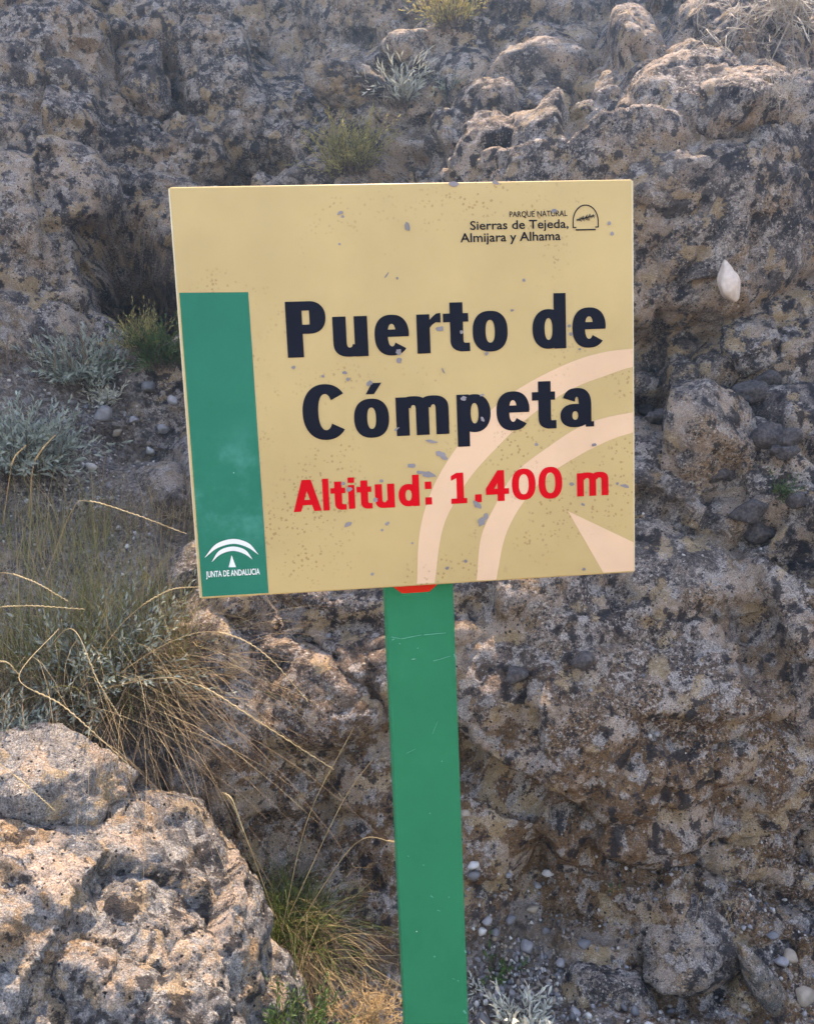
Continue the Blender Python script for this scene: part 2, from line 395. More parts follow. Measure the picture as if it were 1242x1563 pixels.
idx = np.arange(nt_ * nx_).reshape(nt_, nx_)
F = np.stack([idx[:-1, :-1], idx[:-1, 1:], idx[1:, 1:], idx[1:, :-1]], -1).reshape(-1, 4)
me = mesh_np('rock_slope', V2, F); smooth(me); set_attr(me, 'soil', soil); set_attr(me, 'brown', brown)
for k_, a_ in lichen_fields(V2.astype(np.float32), 0, .68, .5, .55).items(): set_attr(me, k_, a_)
terr = add('rock_slope', me, M_TERR); tag(terr, kind='structure')
TV, TN = V2, grid_normals(V2.reshape(nt_, nx_, 3)).reshape(-1, 3)
TN = TN * np.sign((TN * NB_).sum(1, keepdims=True) + 1e-9)
rr = (V2 - CAM) @ RWC.T
uu = rr[:, 0] / np.maximum(rr[:, 2], .1) * FPX + IW / 2; vv = rr[:, 1] / np.maximum(rr[:, 2], .1) * FPX + IH / 2
uu = np.where(rr[:, 2] > .5, uu, -9999).astype(np.float32); vv = vv.astype(np.float32)
def hit(px, py):
    """the point of the rock surface on a sight line (nearest mesh vertex to the line, front-most)"""
    q = (uu - px) ** 2 + (vv - py) ** 2; m = q < 16
    if not m.any(): m = q < max(400, q.min() * 1.2)
    i = np.where(m)[0]; j = i[np.argmin(rr[i, 2])]
    return V2[j].copy(), TN[j].copy()

# the wide ground on the valley side, sunlit, behind the viewer
gm, gn, gb = mat('dry stony ground'); s = NB(gn); v = s.coords()
s.put(gb.inputs['Base Color'], s.mix(s.step(s.noise(v, 3, 6, .65), .35, .65), (.20, .155, .11), (.30, .24, .18)))
gb.inputs['Roughness'].default_value = .95
gx = np.linspace(-16, 16, 61); gy = np.linspace(-24, 0.9, 61); GX, GY = np.meshgrid(gx, gy)
GZ = np.where((GY > -2.6) & (np.abs(GX) < 4.3), -.35, -.03) + np.where(GY < -3.2, .25 * fbm(np.stack([GX * .15, GY * .15, GX * 0], -1).reshape(-1, 3), 3, 5).reshape(GX.shape) * np.clip((-3.2 - GY) / 8, 0, 1), 0)
gi = np.arange(61 * 61).reshape(61, 61)
gme = mesh_np('ground', np.stack([GX, GY, GZ], -1).reshape(-1, 3), np.stack([gi[:-1, :-1], gi[:-1, 1:], gi[1:, 1:], gi[1:, :-1]], -1).reshape(-1, 4))
tag(add('ground', gme, gm), kind='structure')

# ------------------------------------------------------------------ boulders and stones
_ico = {}
def ico(sub):
    if sub not in _ico:
        bm = bmesh.new(); bmesh.ops.create_icosphere(bm, subdivisions=sub, radius=1)
        _ico[sub] = (np.array([v.co for v in bm.verts]), np.array([[v.index for v in f.verts] for f in bm.faces])); bm.free()
    return _ico[sub]
def rot(rx, ry, rz):
    return np.array(Matrix.Rotation(rz, 3, 'Z') @ Matrix.Rotation(ry, 3, 'Y') @ Matrix.Rotation(rx, 3, 'X'))
def rock_shape(dims, seed, sub=5, planes=16, rough=1.0, soft=.08, R=None, crack=.08):
    r = np.random.default_rng(seed); D, F = ico(sub)
    n = r.normal(size=(planes, 3)); n /= np.linalg.norm(n, axis=1)[:, None]
    h = r.uniform(.72, 1.0, planes)
    q = (D @ n.T); q = np.where(q > .12, h / np.maximum(q, .12), 9)
    rad = -np.log(np.exp(-q / soft).sum(1)) * soft
    rad = np.clip(rad, .5, 1.25)
    V = D * rad[:, None] * np.asarray(dims)
    nn = D / np.asarray(dims); nn /= np.linalg.norm(nn, axis=1)[:, None]
    m = float(np.mean(dims)); O = V + seed * 3.7
    k = rough
    dd = .05 * m + .22 * m * blocks(O, .8 * m + .02, seed, 1.15, .5, crack, 1.8)
    dd += .09 * m * blocks(O, .32 * m + .01, seed + 1, 1.25, .5, .10, 1.6) + .05 * m * fbm(O / m * 2.5, 3, seed + 2)
    if sub >= 5: dd += .045 * m * blocks(O, .12 * m + .01, seed + 3, 1.2, .8, .12, 1.3) + .022 * m * fbm(O / m * 9, 4, seed + 4, .6)
    if sub >= 6: dd += .006 * ridged(O * 22, 3, seed + 5, .6) + .003 * fbm(O * 75, 2, seed + 6)
    V = V + nn * (dd * k)[:, None]
    if R is not None: V = V @ R.T
    return V, F
def rock(name, c, dims, seed, mat_, label, cat='rock', group=None, sub=5, R=None, planes=16, rough=1.0, soft=.08, crack=.08):
    V, F = rock_shape(dims, seed, sub, planes, rough, soft, R, crack)
    base = np.array([V[:, 0].mean(), V[:, 1].mean(), V[:, 2].min()])
    me = mesh_np(name, V - base, F); smooth(me)
    if mat_.name in LICH:
        for k_, a_ in lichen_fields(V, seed * 11, *LICH[mat_.name]).items(): set_attr(me, k_, a_)
    o = add(name, me, mat_, loc=Vector(np.asarray(c) + base))
    return tag(o, label, cat, group)

# foreground outcrop, bottom left
rock('boulder', at(65, 1203, .66), (.19, .15, .085), 21, M_CAP, 'bare grey stone lying on top of the lichened boulders', 'boulder', sub=6, planes=13, soft=.045, R=rot(0, .25, .1), rough=.9)
rock('boulder', at(150, 1385, .60), (.47, .26, .19), 22, M_FORE, 'long grey boulder with tan lichen directly under the bare grey stone', 'boulder', sub=7, planes=13, soft=.045, R=rot(0, .68, 0), rough=1.0, crack=.2)
rock('boulder', at(205, 1540, .40), (.27, .17, .125), 23, M_FORE, 'rounded lichen-spotted boulder sloping down towards the green post', 'boulder', sub=7, planes=13, soft=.045, R=rot(.1, .80, 0), rough=1.1, crack=.2)
rock('boulder', at(25, 1560, .34), (.26, .16, .12), 24, M_FORE, 'cream and brown boulder at the foot of the lichened outcrop', 'boulder', sub=6, planes=13, soft=.045, R=rot(0, .65, 0), rough=.9, crack=.2)
rock('boulder', at(10, 1345, .50), (.17, .15, .10), 29, M_FORE, 'knobbly lichened boulder wedged under the bare grey stone', 'boulder', sub=6, planes=13, soft=.045, R=rot(0, .5, 0), rough=.9)
rock('stone', at(243, 1252, .74), (.075, .06, .042), 25, M_CAP, 'pale grey stone between the boulders and the dry grass', 'stone', sub=6, R=rot(0, .7, 0))
rock('stone', at(330, 1305, .76), (.045, .04, .04), 26, M_SLATE, 'small grey stone in front of the green grass tuft', 'stone', sub=5)

# blocks on the cliff
def on_face(px, py, inset):
    p, n = hit(px, py); return p - n * inset
rock('wedge_stone', at(535, 140, 2.55), (.19, .14, .075), 31, M_BLOCK, 'flat wedge stone jutting out beneath the pale dry tuft', 'rock', sub=5, R=rot(0, .18, .2))
rock('pointed_stone', on_face(1138, 528, .0), (.085, .07, .10), 32, M_BLOCK, 'pointed grey stone standing on the shelf of dark stones', 'rock', sub=5, R=rot(0, .4, .3))
rock('rock_block', on_face(1175, 640, .15), (.20, .15, .15), 33, M_BLOCK, 'big grey block below the pointed stone beside the crack', 'rock', sub=5, R=rot(0, .5, .2))
rock('rock_block', on_face(1120, 148, .06), (.17, .13, .12), 34, M_BLOCK, 'jagged rock under the bare dry twigs', 'rock', sub=5, R=rot(0, -.3, .4))
rock('rock_block', on_face(860, 120, .08), (.30, .14, .22), 35, M_BLOCK, 'broad smooth tan block high in the cliff', 'rock', sub=5, R=rot(0, .2, .2), rough=.6)
rock('rock_block', on_face(205, 135, .05), (.12, .10, .20), 36, M_BLOCK, 'narrow upright pointed block high in the cliff', 'rock', sub=5, R=rot(0, -.15, .1), planes=12)
rock('rock_block', on_face(430, 90, .12), (.26, .14, .30), 37, M_BLOCK, 'large leaning lichened block left of the wedge stone', 'rock', sub=5, R=rot(0, -.3, .1), rough=.7)
rock('rock_block', on_face(1020, 250, .12), (.24, .16, .11), 38, M_BLOCK, 'rounded grey boulder bulging from the cliff ledge', 'rock', sub=5, R=rot(0, .1, .1), rough=.8)
rock('rock_block', on_face(480, 250, .06), (.20, .14, .09), 39, M_BLOCK, 'grey block carrying the yellow bush', 'rock', sub=5, R=rot(0, -.1, .3))
rock('cobble', on_face(1105, 430, -.018), (.040, .030, .058), 41, M_PALE, 'smooth oval cream cobble stuck in the cliff', 'stone', sub=5, R=rot(0, -.35, 0), rough=.3)
rock('rock_block', on_face(1085, 1450, .06), (.13, .12, .12), 42, M_BLOCK, 'rounded grey rock above the gravel at the foot of the cliff', 'rock', sub=5, rough=.9)
rock('rock_block', on_face(1200, 1400, .07), (.17, .13, .10), 43, M_BLOCK, 'dark blocky rock with gravel caught on its top', 'rock', sub=5, R=rot(0, .2, .3))
rock('slab_stone', on_face(1165, 1500, .0), (.035, .05, .12), 44, M_SLATE, 'thin leaning olive grey slab at the foot of the cliff', 'stone', sub=5, R=rot(0, -.55, .2), planes=10, rough=.5)
rock('rock_block', on_face(925, 1500, .07), (.14, .12, .09), 45, M_BLOCK, 'low grey rock beside the silvery shrublet on the gravel', 'rock', sub=5)
rock('rock_block', on_face(1225, 1040, .08), (.10, .10, .17), 46, M_BLOCK, 'upright pale grey knob on the right-hand rock', 'rock', sub=5, rough=.7)

# dark rounded stones lodged on the shelf and in the clefts
for k, (px, py, r) in enumerate([(1047, 603, 24), (1092, 597, 27), (1068, 622, 24), (1118, 622, 20), (1030, 636, 26), (1000, 640, 18), (1152, 598, 25),
                                 (1172, 668, 24), (1200, 672, 22), (1183, 688, 14), (1203, 690, 15), (1082, 718, 20), (1104, 720, 18), (1137, 782, 24),
                                 (1150, 815, 26), (1218, 764, 18), (886, 1010, 18), (790, 1030, 16), (1166, 580, 18), (985, 620, 14), (1130, 640, 16)]):
    p, n = hit(px, py); m_ = pxm(p[1]) * r
    on = 'on the shelf below the cliff overhang' if py < 650 else 'in the clefts of the right-hand rock'
    rock('dark_stone', p + n * m_ * .25, (m_, m_ * .85, m_ * .72), 100 + k, M_DARK, ('large' if r >= 24 else 'small' if r <= 16 else 'mid-sized') + ' dark rounded stone lodged ' + on, 'stone',
         'dark stones on the shelf' if py < 650 else 'dark stones in the clefts', sub=4, rough=1.3, soft=.07, planes=12)
# loose pale stones that stand out on the gravel
M_PEB = [simple_mat('pebble grey', (.30, .29, .285), (.20, .195, .20), 40, .8), simple_mat('pebble white', (.52, .50, .46), (.38, .36, .33), 40, .8),
         simple_mat('pebble dark grey', (.17, .168, .17), (.10, .10, .103), 40, .8), simple_mat('pebble buff', (.36, .29, .22), (.25, .20, .15), 40, .8)]
PEBN = ['grey', 'off-white', 'dark grey', 'buff']
spots = [(722, 1318, 9, 1), (722, 1338, 11, 2), (836, 1333, 9, 1), (822, 1352, 8, 0), (803, 1443, 13, 0), (780, 1403, 10, 2), (742, 1402, 9, 0), (757, 1421, 9, 2),
         (737, 1422, 8, 1), (893, 1440, 10, 2), (856, 1468, 9, 0), (1178, 1428, 10, 2), (1193, 1447, 11, 0), (1205, 1462, 15, 3), (1228, 1520, 17, 3),
         (735, 1557, 13, 2), (995, 1556, 11, 1), (776, 1337, 7, 0), (709, 1240, 9, 3), (815, 1388, 10, 3), (834, 1420, 8, 2), (880, 1545, 10, 0),
         (155, 633, 14, 0), (225, 595, 12, 2), (230, 692, 9, 1), (140, 712, 9, 1), (205, 640, 8, 0), (262, 612, 9, 0), (180, 660, 8, 3), (250, 655, 9, 0)]
for k, (px, py, r, c) in enumerate(spots):
    p, n = hit(px, py); m_ = pxm(p[1]) * r
    where = 'among the gravel at the foot of the cliff' if py > 1200 else 'on the gravel run beside the grey shrubs'
    rock('pebble', p + n * m_ * .3, (m_, m_ * .9, m_ * .7), 200 + k, M_PEB[c], f'{"larger" if r >= 11 else "tiny" if r <= 8 else "small"} loose {PEBN[c]} pebble {where}', 'stone',
         'loose pebbles ' + where, sub=3, rough=.6, R=rot(random.uniform(-.4, .4), random.uniform(-.5, .5), random.uniform(0, 3)))

# fine gravel and scree: more than anyone could count
def scatter_stones(name, pts, sizes, mats, label):
    D, F = ico(1)
    shapes = []
    for k in range(8):
        r = np.random.default_rng(500 + k); shapes.append(D * (1 + .28 * r.normal(size=(len(D), 1)).clip(-1, 1)) * r.uniform(.6, 1.1, 3))
    for c, mt in enumerate(mats):
        sel = np.where(np.arange(len(pts)) % len(mats) == c)[0]
        VV = np.empty((len(sel), len(D), 3))
        for j, i in enumerate(sel):
            a = rng.uniform(0, 6.28, 3); VV[j] = shapes[i % 8] @ rot(*a).T * sizes[i] + pts[i]
        FF = (F[None] + (np.arange(len(sel)) * len(D))[:, None, None]).reshape(-1, 3)
        o = add(name, mesh_np(name, VV.reshape(-1, 3), FF), mt)
        tag(o, label[c], 'gravel', kind='stuff')
vis = (rr[:, 2] > .5) & (uu > -250) & (uu < 1500) & (vv > -100) & (vv < 1900)
wgt = vis * (np.clip(soil - .35, 0, 1) * np.where(z < .3, 1.0, .8) + .02 * sstep(.55, .85, TN[:, 2]))
wgt *= np.where(z < .3, sstep(-.25, .1, x) * .9 + .1, 1)
wgt += vis * .22 * (z < .32) * (x > .02) * sstep(.2, .6, TN[:, 2]) + vis * .05 * (z < .4) * (x > .5) * sstep(.3, .7, TN[:, 2])
wgt /= wgt.sum()
gi_ = rng.choice(len(V2), 6500, p=wgt)
gs = np.clip(rng.lognormal(math.log(.0042), .5, 6500), .0018, .013)
scatter_stones('gravel', V2[gi_] + TN[gi_] * gs[:, None] * .35, gs, M_PEB,
               ['fine mid-grey gravel in the hollows of the slope', 'sparse whitish gravel chips in the hollows of the slope',
                'fine dark grey gravel in the hollows of the slope', 'fine buff gravel in the hollows of the slope'])

# ------------------------------------------------------------------ plants
def ribbons(base, dirs, length, width, bend, nseg=7, tip=.15, sag=None, wobble=0.0, r=rng):
    """curved blades. base, dirs (n,3); length, width, bend (n,). Three-sided blades so that they have body."""
    n = len(base); t = np.linspace(0, 1, nseg + 1)
    side = np.cross(dirs, np.array([0, 0, 1.])); side /= np.linalg.norm(side, axis=1)[:, None] + 1e-6
    hor = dirs.copy(); hor[:, 2] = 0; hor /= np.linalg.norm(hor, axis=1)[:, None] + 1e-6
    ctr = base[:, None] + dirs[:, None] * (length[:, None] * t)[..., None]
    ctr = ctr + hor[:, None] * (bend * length)[:, None, None] * .45 * (t ** 2)[None, :, None]
    ctr[..., 2] -= (bend * length)[:, None] * .75 * t[None] ** 2.4
    if wobble: ctr = ctr + r.normal(size=(n, 1, 3)) * wobble * (t ** 1.5)[None, :, None] * np.sin(t * 5)[None, :, None]
    wd = width[:, None] * (1 - (1 - tip) * t[None] ** 1.5)
    up = np.cross(side, dirs)
    ring = []
    for a in (0, 2.094, 4.189):
        ring.append(ctr + (side * math.cos(a))[:, None] * wd[..., None] + (up * math.sin(a))[:, None] * wd[..., None] * .7)
    Vr = np.stack(ring, 2)                       # n, nseg+1, 3, 3
    i = np.arange(n * (nseg + 1) * 3).reshape(n, nseg + 1, 3)
    Fs = [np.stack([i[:, :-1, a], i[:, :-1, (a + 1) % 3], i[:, 1:, (a + 1) % 3], i[:, 1:, a]], -1) for a in range(3)]
    return Vr.reshape(-1, 3), np.concatenate([f.reshape(-1, 4) for f in Fs]), ctr
def cone_dirs(n, spread, lean=(0, 0, 0), r=rng):
    a = r.uniform(0, 2 * math.pi, n); e = np.abs(r.normal(0, spread, n)).clip(0, 1.35)
    dv = np.stack([np.sin(e) * np.cos(a), np.sin(e) * np.sin(a), np.cos(e)], 1) + np.asarray(lean)
    return dv / np.linalg.norm(dv, axis=1)[:, None]
M_STRAW = simple_mat('dry straw', (.54, .42, .24), (.34, .25, .13), 25, .6, .3, .25)
M_STRAWD = simple_mat('old brown straw', (.27, .19, .115), (.15, .10, .062), 25, .75, .2, .15)
M_GREENB = simple_mat('green grass blade', (.15, .20, .045), (.07, .11, .03), 20, .55, .3, .3)
M_OLIVEB = simple_mat('olive grass blade', (.36, .34, .11), (.19, .21, .06), 20, .6, .3, .3)
M_SEED = simple_mat('ripe seed head', (.66, .52, .30), (.46, .34, .17), 60, .6, .3, .3)
def tussock(name, loc, specs, label, cat='grass', group=None):
    """specs: (part name, count, material, spread, len range, width, bend range, lean, disc radius)"""
    root = empty(name, loc); tag(root, label, cat, group)
    for pn_, n, mt, spread, (l0, l1), wd, (b0, b1), lean, rad in specs:
        a = rng.uniform(0, 6.28, n); q = rad * np.sqrt(rng.random(n))
        base = np.stack([q * np.cos(a), q * np.sin(a) * .8, rng.uniform(-.03, .02, n)], 1)
        Vb, Fb, _ = ribbons(base, cone_dirs(n, spread, lean), rng.uniform(l0, l1, n), wd * rng.uniform(.6, 1.3, n), rng.uniform(b0, b1, n), wobble=.03)
        o = add(pn_, mesh_np(pn_, Vb, Fb), mt, root); tag(o, kind='stuff')
    return root
def stalk(root, pts, wd=.0010, head=.45, beads=True):
    """one bending seed stalk through world points: straw culm and a beaded head on its last part"""
    L = np.array(root.location); Pk = np.array(pts) - L
    tt = np.linspace(0, len(Pk) - 1, 40); C_ = hermite(np.arange(len(Pk)), Pk, tt)
    def tube(C_, rad, nm, mt, par):
        n = len(C_); T = np.gradient(C_, axis=0); T /= np.linalg.norm(T, axis=1)[:, None] + 1e-9
        a = np.cross(T, [0, 1, .2]); a /= np.linalg.norm(a, axis=1)[:, None] + 1e-9; b_ = np.cross(T, a)
        ang = np.arange(5) * 2 * math.pi / 5
        Vt = C_[:, None] + rad[:, None, None] * (a[:, None] * np.cos(ang)[None, :, None] + b_[:, None] * np.sin(ang)[None, :, None])
        i = np.arange(n * 5).reshape(n, 5); Ft = np.stack([i[:-1], np.roll(i[:-1], -1, 1), np.roll(i[1:], -1, 1), i[1:]], -1).reshape(-1, 4)
        me_ = mesh_np(nm, Vt.reshape(-1, 3), Ft); smooth(me_); return add(nm, me_, mt, par)
    o = tube(C_, np.linspace(wd, wd * .55, 40), 'seed_stalk', M_STRAW, root)
    k0 = int(40 * (1 - head))
    if head > 0:
        H = hermite(np.arange(40), C_, np.linspace(k0, 39, 90))
        zig = np.sin(np.arange(90) * 1.25 + rng.normal(size=90) * .5)
        rad = wd * 1.1 + wd * .9 * np.abs(zig) * rng.uniform(.5, 1.2, 90); rad *= np.linspace(1, .5, 90)
        side = np.cross(np.gradient(H, axis=0), [0, 1, 0]); side /= np.linalg.norm(side, axis=1)[:, None] + 1e-9
        tube(H + side * (zig * wd * .8)[:, None], rad, 'seed_head', M_SEED, o)
    return o

def foot(px, py, dy=0): p, n = hit(px, py); return Vector(p + np.array([0, dy, -.01]))
# big tussock on the left
T1, _ = hit(150, 1030)
T1 = T1 + np.array([0, -.05, -.02])
tus = tussock('grass_tussock', T1, [
    ('old_straw', 1500, M_STRAWD, .95, (.16, .50), .0013, (.5, 1.3), (.06, -.12, 0), .26),
    ('dry_blades', 900, M_STRAW, .80, (.18, .60), .0011, (.3, 1.2), (.08, -.12, .1), .26),
    ('green_blades', 420, M_GREENB, .6, (.16, .42), .0012, (.2, .9), (.04, -.1, .2), .26),
    ('upright_straw', 420, M_STRAW, .38, (.24, .60), .0011, (.0, .5), (.04, -.08, .4), .28),
    ('olive_blades', 520, M_OLIVEB, .45, (.22, .58), .0013, (.05, .5), (.06, -.05, .35), .28)],
    'large tussock of dry straw and olive grass beside the sign panel')
for pts in [[(200, 1000, .9), (90, 960, .75), (30, 1030, .6), (100, 1080, .50), (198, 1168, .45)][1:],
            [(150, 1050, .9), (250, 985, .7), (330, 965, .6), (400, 995, .52), (470, 1070, .5)],
            [(120, 1060, .9), (240, 1035, .7), (300, 1045, .6), (400, 1105, .52), (510, 1175, .5)],
            [(60, 1010, .9), (110, 960, .7), (150, 1040, .62), (187, 1100, .6)],
            [(70, 880, .95), (110, 780, .85), (135, 765, .8), (205, 785, .75), (285, 815, .72)],
            [(5, 800, .9), (15, 730, .8), (22, 700, .76), (40, 680, .75)],
            [(45, 790, .95), (50, 720, .85), (62, 690, .8), (85, 664, .76)],
            [(-80, 960, .8), (-10, 875, .65), (45, 885, .6), (105, 918, .58)],
            [(-60, 1110, .6), (0, 1165, .5), (40, 1198, .46), (85, 1238, .44)],
            [(-70, 1020, .7), (-20, 940, .6), (30, 925, .58), (130, 930, .6)],
            [(-50, 1060, .6), (0, 1010, .5), (30, 1030, .5)],
            [(100, 1080, .9), (180, 960, .75), (250, 905, .7), (310, 895, .7)]]:
    stalk(tus, [at(*p) for p in pts], head=.5 if len(pts) >= 4 else .6)

tussock('dry_stems', foot(70, 835, -.05), [('dry_blades', 130, M_STRAW, .35, (.16, .42), .0011, (.0, .5), (.1, -.1, .4), .24), ('olive_blades', 120, M_OLIVEB, .35, (.12, .34), .0011, (.0, .4), (.05, -.1, .4), .24)], 'upright golden grass stems behind the big dry tussock')
tussock('dry_stems', foot(235, 790, -.05), [('dry_blades', 110, M_STRAW, .5, (.10, .32), .0010, (.1, .7), (.1, -.1, .3), .2), ('old_straw', 140, M_STRAWD, .7, (.10, .26), .0011, (.2, .9), (0, -.1, .2), .2)], 'dry grass beside the lower green strip of the sign')
T2, _ = hit(445, 1420)
tus2 = tussock('grass_tussock', T2 + np.array([0, -.08, 0]), [
    ('green_blades', 620, M_GREENB, .55, (.14, .36), .0014, (.2, .9), (-.02, -.1, .1), .09),
    ('dry_blades', 420, M_STRAW, .9, (.14, .38), .0010, (.4, 1.2), (.12, -.15, 0), .10),
    ('old_straw', 500, M_STRAWD, 1.0, (.12, .30), .0011, (.6, 1.4), (.05, -.2, 0), .10)],
    'green-centred grass tuft between the boulders and the green post')
for pts in [[(420, 1400, .7), (365, 1250, .62), (340, 1210, .6), (355, 1222, .58), (372, 1270, .56)],
            [(440, 1400, .7), (520, 1230, .66), (575, 1150, .64)], [(430, 1420, .7), (470, 1250, .66), (540, 1110, .64)],
            [(450, 1420, .7), (540, 1290, .6), (600, 1285, .58), (640, 1310, .6)]]:
    stalk(tus2, [at(*p) for p in pts], wd=.0012, head=.4 if len(pts) > 3 else 0)

# leafy shrublets: woody stems, shoots clothed in narrow leaves
def leaves_on(C_, nleaf, ll, lw, spread, up, r):
    """C_ shoot centre lines (n, m, 3): leaves set along them; returns verts, quads"""
    n, m_, _ = C_.shape
    out = []
    tt = np.linspace(.15, 1.0, nleaf)
    for j, t in enumerate(tt):
        f = t * (m_ - 1); i = min(int(f), m_ - 2); p = C_[:, i] * (1 - (f - i)) + C_[:, i + 1] * (f - i)
        ax = C_[:, i + 1] - C_[:, i]; ax /= np.linalg.norm(ax, axis=1)[:, None] + 1e-9
        a = j * 2.4 + r.uniform(0, .8, n)
        e1 = np.cross(ax, [.3, .2, 1.]); e1 /= np.linalg.norm(e1, axis=1)[:, None] + 1e-9; e2 = np.cross(ax, e1)
        o = e1 * np.cos(a)[:, None] + e2 * np.sin(a)[:, None]
        sp = spread * (1.15 - .7 * t)
        dl = ax * up + o * sp; dl /= np.linalg.norm(dl, axis=1)[:, None]
        L = ll * (1.1 - .45 * t) * r.uniform(.7, 1.2, n)[:, None]
        s_ = np.cross(dl, ax); s_ /= np.linalg.norm(s_, axis=1)[:, None] + 1e-9
        nrm = np.cross(s_, dl)
        W_ = lw * r.uniform(.8, 1.2, n)[:, None]
        mid = p + dl * L * .5 + nrm * L * .05
        tip = p + dl * L - nrm * L * .04
        q = np.stack([p, mid + s_ * W_ + nrm * W_ * .3, tip, mid - s_ * W_ + nrm * W_ * .3], 1)
        out.append(q)
    Vq = np.concatenate(out).reshape(-1, 3); Fq = np.arange(len(Vq)).reshape(-1, 4)
    Fq = np.concatenate([Fq[:, [0, 1, 2]], Fq[:, [0, 2, 3]]])
    return Vq, Fq
def shrub(name, loc, n, h, rad, mt_leaf, mt_stem, label, ll=.026, lw=.0022, nleaf=16, spread=.8, up=.8, cone=.55, lean=(0, 0, 0), cat='shrub', group=None, bend=(.0, .35)):
    root = empty(name, loc); tag(root, label, cat, group)
    a = rng.uniform(0, 6.28, n); q = rad * np.sqrt(rng.random(n))
    base = np.stack([q * np.cos(a) * .5, q * np.sin(a) * .5, rng.uniform(-.02, .0, n)], 1)
    dv = cone_dirs(n, cone, lean); dv = dv + base * (1.0 / max(rad, .02)) * .55; dv /= np.linalg.norm(dv, axis=1)[:, None]
    Vb, Fb, C_ = ribbons(base, dv, h * rng.uniform(.55, 1.1, n), np.full(n, .0016), rng.uniform(*bend, n), nseg=6, wobble=.02)
    o = add('stems', mesh_np('stems', Vb, Fb), mt_stem, root); o['kind'] = 'stuff'
    o.name = 'woody_stem'
    Vq, Fq = leaves_on(C_, nleaf, ll, lw, spread, up, rng)
    o = add('foliage', mesh_np('foliage', Vq, Fq), mt_leaf, root); o['kind'] = 'stuff'
    return root
M_SAGE = simple_mat('silvery leaf', (.37, .41, .34), (.22, .26, .205), 22, .8, .2, .15)
M_SILV = simple_mat('whitish woolly leaf', (.62, .62, .53), (.44, .45, .37), 22, .85, .2, .15)
M_WOOD = simple_mat('woody twig', (.16, .11, .075), (.085, .06, .042), 30, .85, .2)
M_LEAF = simple_mat('fresh green leaf', (.075, .15, .035), (.04, .085, .025), 25, .55, .35, .25)
M_YELL = simple_mat('yellowing leaf', (.50, .41, .15), (.32, .29, .11), 20, .65, .3, .3)
M_TAN = simple_mat('dead tan twig', (.52, .36, .18), (.34, .22, .11), 25, .75, .2, .1)
M_DRY = simple_mat('pale dead twig', (.56, .51, .43), (.38, .34, .28), 25, .8, .2)
shrub('grey_shrub', foot(128, 585), 130, .24, .18, M_SAGE, M_WOOD, 'grey-green shrub in front of the cave mouth', cone=.6, ll=.046, lw=.0042, nleaf=14)
shrub('grey_shrub', foot(160, 618), 22, .13, .06, M_SILV, M_WOOD, 'small silvery sprig at the edge of the gravel run', cone=.5, ll=.045, lw=.004, nleaf=12)
shrub('grey_shrub', foot(45, 720), 170, .28, .20, M_SAGE, M_WOOD, 'dense grey-green shrub below the cave, above the dry tussock', cone=.6, ll=.046, lw=.0045, nleaf=14)
shrub('grey_shrub', Vector(T1) + Vector((.06, -.10, .05)), 170, .27, .24, M_SAGE, M_WOOD, 'broad grey-green shrub growing through the big dry tussock', ll=.032, lw=.003, cone=.75, lean=(.1, -.15, 0))
shrub('grey_shrub', Vector(at(30, 1130, .75)), 30, .14, .08, M_SAGE, M_WOOD, 'grey-green sprigs behind the bare grey stone', cone=.6)
shrub('silver_shrublet', foot(795, 1555, -.03), 44, .12, .07, M_SILV, M_WOOD, 'silvery white shrublet on the gravel right of the post', cone=.75, ll=.036, lw=.0038, nleaf=12)
shrub('silver_shrublet', foot(725, 1500), 10, .06, .03, M_SILV, M_WOOD, 'tiny silvery sprig against the green post', cone=.7, ll=.022, nleaf=10)
shrub('green_herb', foot(765, 1475), 14, .075, .045, M_LEAF, M_WOOD, 'small green herb on the gravel right of the post', cone=.7, ll=.03, lw=.004, nleaf=8, spread=1.0)
shrub('green_herb', foot(1190, 748), 16, .06, .03, M_LEAF, M_WOOD, 'green sprig rooted in the right-hand rock', cone=.7, ll=.02, lw=.0022, nleaf=12, lean=(.1, -.5, 0))
shrub('green_herb', foot(935, 1352), 5, .03, .015, M_LEAF, M_WOOD, 'tiny green seedling under the brown overhang', cone=.7, ll=.014, lw=.003, nleaf=6)
shrub('green_shrub', foot(250, 555), 80, .20, .11, M_LEAF, M_WOOD, 'dull green shrub at the left edge of the sign panel', cone=.5, ll=.032, lw=.0028, nleaf=18)
shrub('yellow_shrub', foot(212, 528, -.03), 60, .19, .10, M_YELL, M_WOOD, 'yellowing shrublet inside the cave mouth', cone=.65, ll=.026, lw=.0018, nleaf=16)
shrub('yellow_bush', foot(535, 262), 150, .25, .14, M_YELL, M_WOOD, 'round yellow-tipped bush above the sign panel', cone=.5, ll=.026, lw=.0024, nleaf=22)
shrub('silver_shrublet', foot(610, 158), 45, .19, .08, M_SILV, M_WOOD, 'pale tuft on the ledge beside the wedge stone', cone=.45, ll=.06, lw=.003, nleaf=10)
shrub('silver_shrublet', foot(680, 135), 22, .12, .05, M_SAGE, M_WOOD, 'grey sprig on the ledge right of the pale tuft', cone=.5, ll=.024)
shrub('yellow_bush', foot(690, 40), 90, .24, .10, M_YELL, M_WOOD, 'yellow-green bush at the top of the ledge', cone=.5, ll=.034, lw=.0034)
shrub('green_herb', Vector(at(455, 1600, .42)), 40, .13, .08, M_LEAF, M_WOOD, 'feathery green herb below the grass tuft', cone=.6, ll=.022, lw=.0022, nleaf=20)

